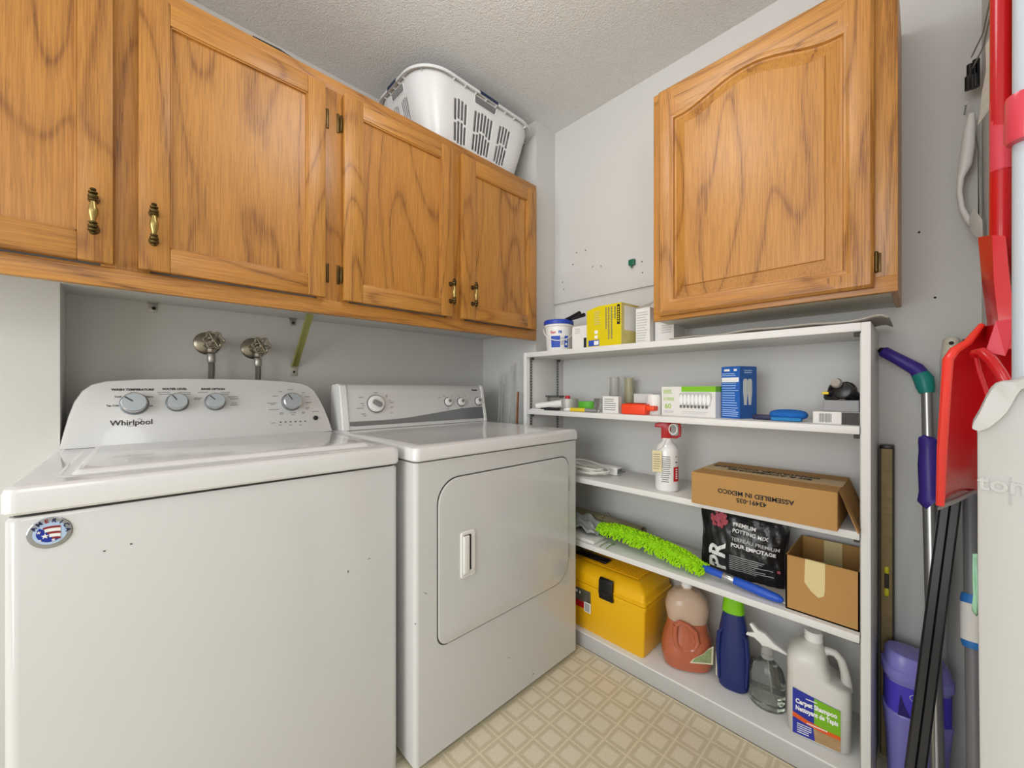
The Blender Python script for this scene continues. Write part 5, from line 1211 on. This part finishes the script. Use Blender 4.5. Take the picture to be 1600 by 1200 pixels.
# ------------------------------------------------------------------ right-hand corner
# spirit level
t = thing('spirit_level', 'old brown spirit level standing upright against the wall beside the shelf unit', 'spirit level', (1.62, 0.078, 0))
part(B('level_metal').box(1.596, 1.636, 0.0585, 0.0835, 0.004, 0.902, 0.001).m('level_edge').box(1.594, 1.638, 0.0825, 0.0865, 0.003, 0.903).box(1.594, 1.638, 0.0555, 0.0590, 0.003, 0.903), 'body', t, smooth=0)
part(B('black_plastic').box(1.592, 1.638, 0.0553, 0.0868, 0.900, 0.910, 0.002), 'end_cap', t)
part(B('vial').box(1.592, 1.600, 0.0655, 0.0765, 0.470, 0.492, 0.003).box(1.592, 1.600, 0.0655, 0.0765, 0.535, 0.556, 0.003).m('level_edge').box(1.593, 1.600, 0.066, 0.076, 0.492, 0.535, 0.003), 'vial', t, 'yellow vial ends')
# mop with purple grips
t = thing('mop', 'aluminium mop pole with bent purple and teal handle hooked on the shelf side', 'mop', (1.46, -0.02, 0))
def px3(a, b_, x): return W(a, b_, x=x)
e0, e1, e2, e3, e4 = px3(1378, 548, 1.585), px3(1403, 561, 1.585), px3(1432, 577, 1.58), px3(1443, 592, 1.575), px3(1448, 614, 1.57)
part(B('purple_grip').tube([e0, e0.lerp(e1, 0.1), e1, e2, e2.lerp(e3, 0.6)], [0.012, 0.015, 0.0155, 0.018, 0.019], 16), 'bent_grip', t, 'purple grip')
part(B('teal_grip').tube([e2.lerp(e3, 0.5), e3, e3.lerp(e4, 0.6), e4], [0.019, 0.021, 0.019, 0.015], 16), 'elbow', t, 'teal elbow')
part(B('black_plastic').tube([e0 + (e0 - e1).normalized() * 0.008, e0], [0.006, 0.011], 12), 'end_cap', t)
g0, g1 = px3(1443, 700, 1.55), px3(1452, 777, 1.53); bot = V3((1.40, -0.020, 0.05))
foot = W(1462, 1133, x=1.45); pb = e4 + (foot - e4) * (e4.z / (e4.z - foot.z)) * 0.97
def pole(f): return e4.lerp(pb, f)
fz = lambda zz: (e4.z - zz) / (e4.z - pb.z)
part(B('aluminium').tube([pole(-0.01), pole(fz(0.78))], 0.0115, 16).tube([pole(fz(0.785)), pole(1)], 0.0140, 16), 'pole', t)
G = [pole(fz(q)) for q in (0.945, 0.935, 0.91, 0.87, 0.83, 0.80, 0.782, 0.776)]
part(B('purple_grip').tube([G[0] + V3((0, 0.010, 0.004))] + G[1:7] + [G[7] + V3((0, -0.008, 0))], [0.010, 0.020, 0.0185, 0.021, 0.0205, 0.020, 0.025, 0.027], 18), 'middle_grip', t, 'purple ribbed grip')
part(B('teal_dark').box(pb.x - 0.06, pb.x + 0.06, pb.y - 0.05, pb.y + 0.05, 0.002, 0.045, 0.01), 'mop_head', t)
# white broom
t = thing('broom', 'pale grey broom pole with a cream hanging grip left of the red shovel', 'broom', (1.6, -0.05, 0))
a0, a1, a2 = W(1487, 528, x=1.615), W(1482, 568, x=1.615), W(1464, 1133, x=1.610)
a3 = a1 + (a2 - a1) * (a1.z - 0.01) / (a1.z - a2.z)
if a3.y < -0.095: a3.y = -0.095
part(B('pole_cream').tube([a0, a0.lerp(a1, 0.1), a1.lerp(a2, 0.003)], [0.013, 0.0165, 0.0165], 16).m('screw_hole').lathe(a0.lerp(a1, 0.22) + V3((-0.0168, 0, 0)), [(0.005, 0), (0.005, -0.001)], 12, axis=(1, 0, 0)), 'grip', t, 'cream grip with hanging hole')
part(B('pole_white').tube([a1, a3], [0.0158, 0.0158], 16), 'pole', t)
# grey pole with black end and blue clamp
t = thing('mop_pole', 'grey pole with a black end cap and a blue clamp in the corner', 'pole', (1.6, -0.08, 0))
c0, c1, c2 = W(1518, 530, x=1.60), W(1512, 575, x=1.595), W(1504, 1100, x=1.42)
c3 = c1 + (c2 - c1) * (c1.z - 0.03) / (c1.z - c2.z)
for q in (c0, c1): q.y = max(q.y, -0.090)
c3.y = -0.082; c3.x = 1.30
part(B('black_plastic').tube([c0, c0.lerp(c1, 0.15), c0.lerp(c1, 0.5), c1], [0.014, 0.016, 0.0165, 0.018], 16), 'end_cap', t, 'black end cap')
part(B('pole_grey').tube([c1, c3], [0.013, 0.013], 14), 'pole', t)
cf = lambda zz: c1.lerp(c3, (c1.z - zz) / (c1.z - c3.z))
q = cf(0.53); part(B('clamp_blue').tube([cf(0.585), cf(0.575), cf(0.48), cf(0.47)], [0.016, 0.019, 0.019, 0.016], 16), 'clamp', t, 'blue clamp')
part(B('paper_white').tube([cf(0.565), cf(0.485)], [0.0198, 0.0198], 16, cap=False), 'label', t, 'white label on the clamp')
part(B('teal_grip').box(c3.x - 0.07, c3.x + 0.09, -0.105, -0.045, 0.004, 0.05, 0.012).box(c3.x - 0.02, c3.x + 0.02, -0.10, -0.062, 0.05, 0.13, 0.012), 'mop_head', t, 'teal mop head')
# black pole in front
t = thing('black_pole', 'shiny black square-edged pole leaning in front of the broom poles', 'pole', (1.33, 0.01, 0))
k0, k1 = V3((1.442, -0.047, 0.78)), V3((1.362, 0.001, 0.27)); kd = (k1 - k0)
kt = k0 - kd * 0.16; kb = k0 + kd * (0.775 / 0.51)
b = B('pole_black'); s_ = kd.normalized().cross(V3((-1, 0, 0))).normalized(); n_ = kd.normalized().cross(s_).normalized()
R_ = [[q + s_ * a + n_ * c_ for a, c_ in ((-0.018, -0.006), (-0.014, -0.011), (-0.002, -0.011), (0.0, -0.007), (0.002, -0.011), (0.014, -0.011), (0.018, -0.006), (0.018, 0.008), (-0.018, 0.008))] for q in (kt, kb)]
b.rings(R_); part(b, 'pole', t)
part(B('dark_plastic').tube([kb + V3((0, 0, 0.02)), kb + V3((0, 0, -0.004))], 0.018, 12), 'foot', t)

# purple tub
c = V3((1.525, -0.002, 0)); t = thing('detergent_tub', 'translucent purple tub with a domed lid on the floor beside the shelf unit', 'tub', c)
PR = V3((0.20, -0.98, 0)).normalized(); PN = V3((-0.98, -0.20, 0)).normalized(); c = V3((1.535, 0.010, 0))
def pr(hw, hd, zz, p=3.4, dx=0.0, dz=0.0, n=44):
    R = []
    for k in range(n):
        a = 2 * PI * k / n; ca, sa = math.cos(a), math.sin(a)
        u_ = dx + hw * abs(ca) ** (2 / p) * (1 if ca > 0 else -1)
        R.append(c + PR * u_ + PN * (hd * abs(sa) ** (2 / p) * (1 if sa > 0 else -1)) + Z * (zz + dz * u_))
    return R
b = B('purple_tub').rings([pr(0.050, 0.038, 0.0), pr(0.056, 0.044, 0.006), pr(0.060, 0.047, 0.12), pr(0.064, 0.050, 0.17), pr(0.067, 0.052, 0.20), pr(0.063, 0.049, 0.205), pr(0.063, 0.049, 0.29), pr(0.066, 0.051, 0.295)])
part(b, 'tub', t)
b = B('purple_tub').rings([pr(0.068, 0.053, 0.296), pr(0.069, 0.054, 0.300), pr(0.069, 0.054, 0.318), pr(0.063, 0.049, 0.323), pr(0.062, 0.048, 0.345, dz=-0.10), pr(0.055, 0.042, 0.356, dz=-0.10), pr(0.03, 0.02, 0.360, dz=-0.10)])
part(b, 'lid', t)
b = B('purple_label').rings([pr(0.0636, 0.0496, 0.206), pr(0.0636, 0.0496, 0.284)], False, False)
lp = lambda a, h, e=0.0: c + PR * a + PN * (0.0496 + e) + Z * h
b.m('print_white'); P = [lp(0.004 + 0.026 * math.cos(q), 0.262 + 0.013 * math.sin(q), 0.001) for q in [2 * PI * j / 28 for j in range(30)]]; b.tube(P, 0.0008, 5)
b.lines(lp(0.004, 0.262, 0.0006), PR, Z, 0.034, 0.014, 4, frac=0.3); b.lines(lp(0.008, 0.240, 0.0006), PR, Z, 0.05, 0.008, 2, frac=0.3); b.lines(lp(0.010, 0.222, 0.0006), PR, Z, 0.056, 0.024, 6, frac=0.3)
b.m('purple_dark').prism([lp(a, h) for a, h in ((-0.045, 0.206), (-0.020, 0.206), (-0.032, 0.235), (-0.040, 0.262))], PN * 0.0008)
part(b, 'label', t, 'violet label with white print')
# cardboard, frayed paper, dustpan and clips on the wall by the corner
t = thing('broom_clip', 'black sprung tool clip with rollers on the wall by the red handle', 'clip', (1.60, -0.11, 1.93))
b = B('dark_plastic')
for (px, pyy, h) in ((1516, 113, 0.040), (1525, 107, 0.045), (1532, 105, 0.045), (1513, 130, 0.034), (1520, 128, 0.034), (1527, 125, 0.034)):
    q = W(px, pyy, x=1.57); q.y = max(q.y, -0.098); part(B('dark_plastic').tube([q + V3((0, 0, -h / 2)), q + V3((0, 0, h / 2))], 0.0068, 12), 'roller', t)
b.bm.free()
b = B('zinc')
for h in (0.0, 0.035): b.tube([(1.57, -0.09, 1.935 - h), (1.50, -0.105, 1.945 - h), (1.38, -0.108, 1.95 - h)], 0.0018, 6)
part(b, 'wire', t)
t = thing('dustpan', 'white plastic dustpan with a looped handle hanging from a nail near the corner', 'dustpan', (1.60, -0.09, 1.66))
def dq(px, pyy, x=1.59): q = W(px, pyy, x=x); q.y = max(q.y, YF + 0.008); return q
part(B('plastic_white').tube([dq(1518, 178), dq(1515, 200), dq(1512, 230), dq(1508, 258), dq(1501, 278), dq(1499, 300), dq(1503, 325), dq(1512, 342), dq(1520, 350)], [0.006, 0.011, 0.013, 0.013, 0.007, 0.006, 0.006, 0.007, 0.008], 12), 'handle', t)
part(B('plastic_white').prism([dq(1519, 182, 1.61), dq(1523, 200, 1.61), dq(1533, 225, 1.61), dq(1541, 262, 1.60), dq(1544, 330, 1.58), dq(1538, 330, 1.60), dq(1529, 240, 1.61)], (0.012, 0, 0)), 'back_rib', t)
part(B('plastic_white').prism([dq(1521, 324, 1.55), dq(1545, 342, 1.50), dq(1541, 372, 1.50), dq(1533, 376, 1.52), dq(1516, 360, 1.56), dq(1515, 340, 1.56)], (0.02, 0.0, 0), 0.001), 'pan', t)
one(B('zinc').tube([(1.64, dq(1509, 183).y, 1.825), (1.575, dq(1509, 183).y, 1.822)], 0.0018, 8).lathe((1.575, dq(1509, 183).y, 1.822), [(0.005, 0), (0.005, -0.002)], 10, axis=(1, 0, 0)), 'nail', 'steel nail holding the white dustpan', 'nail', loc=(1.6, -0.09, 1.82))
def fq(px, pyy, x): q = W(px, pyy, x=x); q.y = max(q.y, YF + 0.003); return q
P = [fq(1541, 70, 1.3), fq(1542, 110, 1.3), fq(1536, 140, 1.34), fq(1533, 170, 1.36), fq(1529, 194, 1.38)]
b = B('frayed'); L_ = []; R2 = []
random.seed(12)
for k in range(24):
    f = k / 23; i = min(3, int(f * 4)); g = f * 4 - i; q = P[i].lerp(P[i + 1], g); L_.append(q + V3((0.004 * random.random(), 0, 0))); R2.append(V3((q.x - 0.10 + 0.012 * random.random(), YF + 0.003, q.z)))
b.rings([L_, R2], False, False, closed=False); one(b, 'torn_paper', 'strip of torn white paper hanging beside the red shovel handle', 'paper', loc=(1.33, -0.1, 1.9), solid=0.002, smooth=0)
one(B('brown_board').box(1.02, 1.30, YF + 0.001, YF + 0.006, 1.55, 1.90), 'brown_board', 'brown board on the wall behind the red shovel handle', 'board', loc=(1.2, -0.11, 1.7), smooth=0)

# red snow shovel
t = thing('snow_shovel', 'red plastic snow shovel hanging blade down with a long red handle', 'shovel', (1.07, -0.09, 0.9))
part(B('shovel_red').tube([(1.055, -0.092, 1.20), (1.05, -0.0925, 1.50), (1.045, -0.093, 2.02)], [0.0125, 0.0125, 0.0125], 20), 'handle', t)
b = B('print_white'); HU = V3((-0.75, -0.66, 0)).normalized()
part(B('shovel_light').tube([(1.05, -0.0925, 1.44), (1.05, -0.0925, 1.56)], 0.01262, 20, cap=False), 'sticker', t, 'worn clear sticker')
def sq(px, pyy, x): 
    q = W(px, pyy, x=x); q.y = max(q.y, YF + 0.004); return q
# socket: flat-sided sleeve that holds the pole
soc = [[sq(1528, 371, 1.00), sq(1550, 367, 0.97), sq(1571, 369, 0.97), sq(1572, 372, 1.05), sq(1545, 375, 1.06)],
       [sq(1534, 440, 1.00), sq(1553, 440, 0.965), sq(1578, 440, 0.965), sq(1580, 440, 1.05), sq(1547, 440, 1.06)],
       [sq(1542, 500, 0.99), sq(1560, 503, 0.955), sq(1586, 497, 0.955), sq(1587, 497, 1.04), sq(1552, 500, 1.06)],
       [sq(1540, 530, 0.985), sq(1556, 545, 0.94), sq(1583, 545, 0.95), sq(1584, 540, 1.04), sq(1550, 530, 1.06)]]
part(B('shovel_red').rings(soc), 'socket', t, smooth=30)
# blade: curved sheet, far edge toward the corner, near edge hidden by the white blade
FE = [(1534, 508, 0.985), (1512, 535, 0.96), (1491, 548, 0.945), (1481, 562, 0.935), (1477, 620, 0.93), (1472, 700, 0.928), (1469, 790, 0.926)]
NE = [(1588, 508, 0.96), (1590, 545, 0.99), (1592, 580, 1.02), (1590, 620, 1.04), (1585, 680, 1.06), (1560, 740, 1.09), (1528, 770, 1.13)]
def blade(u, v):
    i = min(5, int(u * 6)); g = u * 6 - i
    a = sq(*FE[i]).lerp(sq(*FE[i + 1]), g); c_ = sq(*NE[i]).lerp(sq(*NE[i + 1]), g)
    q = a.lerp(c_, v); q += V3((0.10, -0.006, 0)) * math.sin(v * PI) * 0.4
    q.y = max(q.y, YF + 0.004); return q
part(B('shovel_red').grid(blade, 36, 14), 'blade', t, solid=0.0035, smooth=40)
b = B('shovel_edge').tube([sq(*f) for f in FE], [0.004, 0.0055, 0.0065, 0.0065, 0.006, 0.006, 0.005], 10)
part(b, 'blade_edge', t, 'bright rolled edge')
part(B('shovel_light').prism([sq(1556, 502, 0.94), sq(1586, 497, 0.93), sq(1583, 530, 0.93), sq(1571, 556, 0.935), sq(1540, 550, 0.94)], (0.012, 0, 0)), 'brace_plate', t, smooth=0)
part(B('shovel_red').tube([sq(1524, 553, 0.93), sq(1534, 550, 0.92), sq(1548, 562, 0.91), sq(1562, 582, 0.90), sq(1572, 600, 0.90)], 0.007, 12).tube([sq(1524, 553, 0.93), sq(1530, 580, 0.93), sq(1541, 612, 0.93), sq(1548, 632, 0.93)], 0.003, 8), 'rib', t)
part(B('grey_item').prism([sq(1467, 797, 0.925), sq(1495, 786, 0.99), sq(1527, 770, 1.12), sq(1527, 764, 1.12), sq(1500, 778, 0.99), sq(1473, 788, 0.925)], (0.004, 0.002, 0)), 'wear_strip', t, 'grey metal wear strip', smooth=0)

# nearest: tall white bin at the right edge
t = thing('plastic_bin', 'tall white plastic bin with a rolled rim and embossed letters at the right edge', 'bin', (0.60, -0.15, 0))
A0 = V3((0.580, -0.0355, 0)) * 0.985 + V3((0, 0.0018, 0)); FD = V3((-0.30, -0.954, 0)).normalized(); FNn = V3((-0.954, 0.30, 0)).normalized()   # face direction (to the right) and outward normal
def onf(px, pyy, e=0.0):
    r = ray(px, pyy); P0 = A0 + FNn * e; o = V3((0, 0, EYE)); return o + r * ((P0 - o).dot(FNn) / r.dot(FNn))
def bn(i, zz, r=0.007):
    return [A0 + FD * (a) - FNn * c_ + Z * zz for a, c_ in rrect(i, 0.27 - i, i, 0.12 - i, r, 6)]
Po = [(1519, 664), (1521, 655), (1530, 640), (1541, 617), (1548, 605), (1556, 598), (1566, 595), (1585, 593), (1598, 588), (1620, 582), (1680, 580)]
Pl = [(1521, 671), (1530, 674), (1546, 668), (1561, 656), (1572, 645), (1580, 633), (1588, 618), (1595, 609), (1606, 604), (1630, 602), (1680, 600)]
Pm = [onf((x0_ + x1_) / 2 + (3 if k < 2 else 0), (y0_ + y1_) / 2) for k, ((x0_, y0_), (x1_, y1_)) in enumerate(zip(Po, Pl))]
FB = [onf(1525, 674), onf(1525.5, 900)]; bl = onf(1528, 1133); wid = (Pm[-1] - Pm[0]).length
b = B('snow_white').prism([FB[0], FB[1], V3((bl.x, bl.y, 0.0)) + FD * 0.006, V3((Pm[-1].x, Pm[-1].y, 0.0)) ] + Pm[::-1], -FNn * 0.12, 0.003); part(b, 'bin_body', t)
b = B('snow_white')
R1 = [onf(x, y_, 0.008) for x, y_ in Po]; R2 = [onf(x, y_, 0.009) for x, y_ in Pl]
R0 = [q - FNn * 0.05 for q in R1]; R3 = [q - FNn * 0.013 + Z * 0.003 for q in R2]
R1b = [q + (q2 - q).normalized() * 0.003 + FNn * 0.0025 for q, q2 in zip(R1, R2)]
b.rings([R0, R1, R1b, R2, R3], False, False, closed=False); part(b, 'rolled_rim', t, smooth=50)
b = B('snow_white').text('ton', 0.021, onf(1566, 758, 0.0002), FD, Z, bold=0.0004, depth=0.0009, sx=1.0)
b.prism([onf(x, y_, 0.0002) for x, y_ in ((1579, 745), (1580, 745), (1580, 790), (1579, 790))], FNn * 0.001)
part(b, 'embossed_lettering', t, 'raised white letters')
def mint(u, v):
    q = W(1520 + 11 * u, 866 + 98 * v - 20 * abs(u - 0.5) * v, x=0.590); return q + V3((0.004 * math.sin(v * 7), 0.0, 0))
one(B('mint').grid(mint, 6, 12), 'mint_cloth', 'pale mint cloth hanging at the left edge of the tall white bin', 'cloth', loc=(0.59, -0.035, 0.85), solid=0.002)
# second tool with red collar
t = thing('long_tool', 'pale handled long tool with a red collar at the right edge of the frame', 'tool', (0.78, -0.09, 1.4))
part(B('pole_cool').tube([(0.785, -0.088, 0.04), (0.785, -0.088, 1.25), (0.775, -0.088, 1.95)], 0.0105, 16), 'pole', t)
q0, q1 = W(1592, 150, x=0.775), W(1594, 222, x=0.775)
part(B('shovel_light').tube([V3((0.776, -0.088, q0.z)), V3((0.776, -0.088, q0.z - 0.004)), V3((0.776, -0.088, q1.z + 0.004)), V3((0.776, -0.088, q1.z))], [0.016, 0.017, 0.0175, 0.016], 18), 'collar', t, 'pinkish red collar')
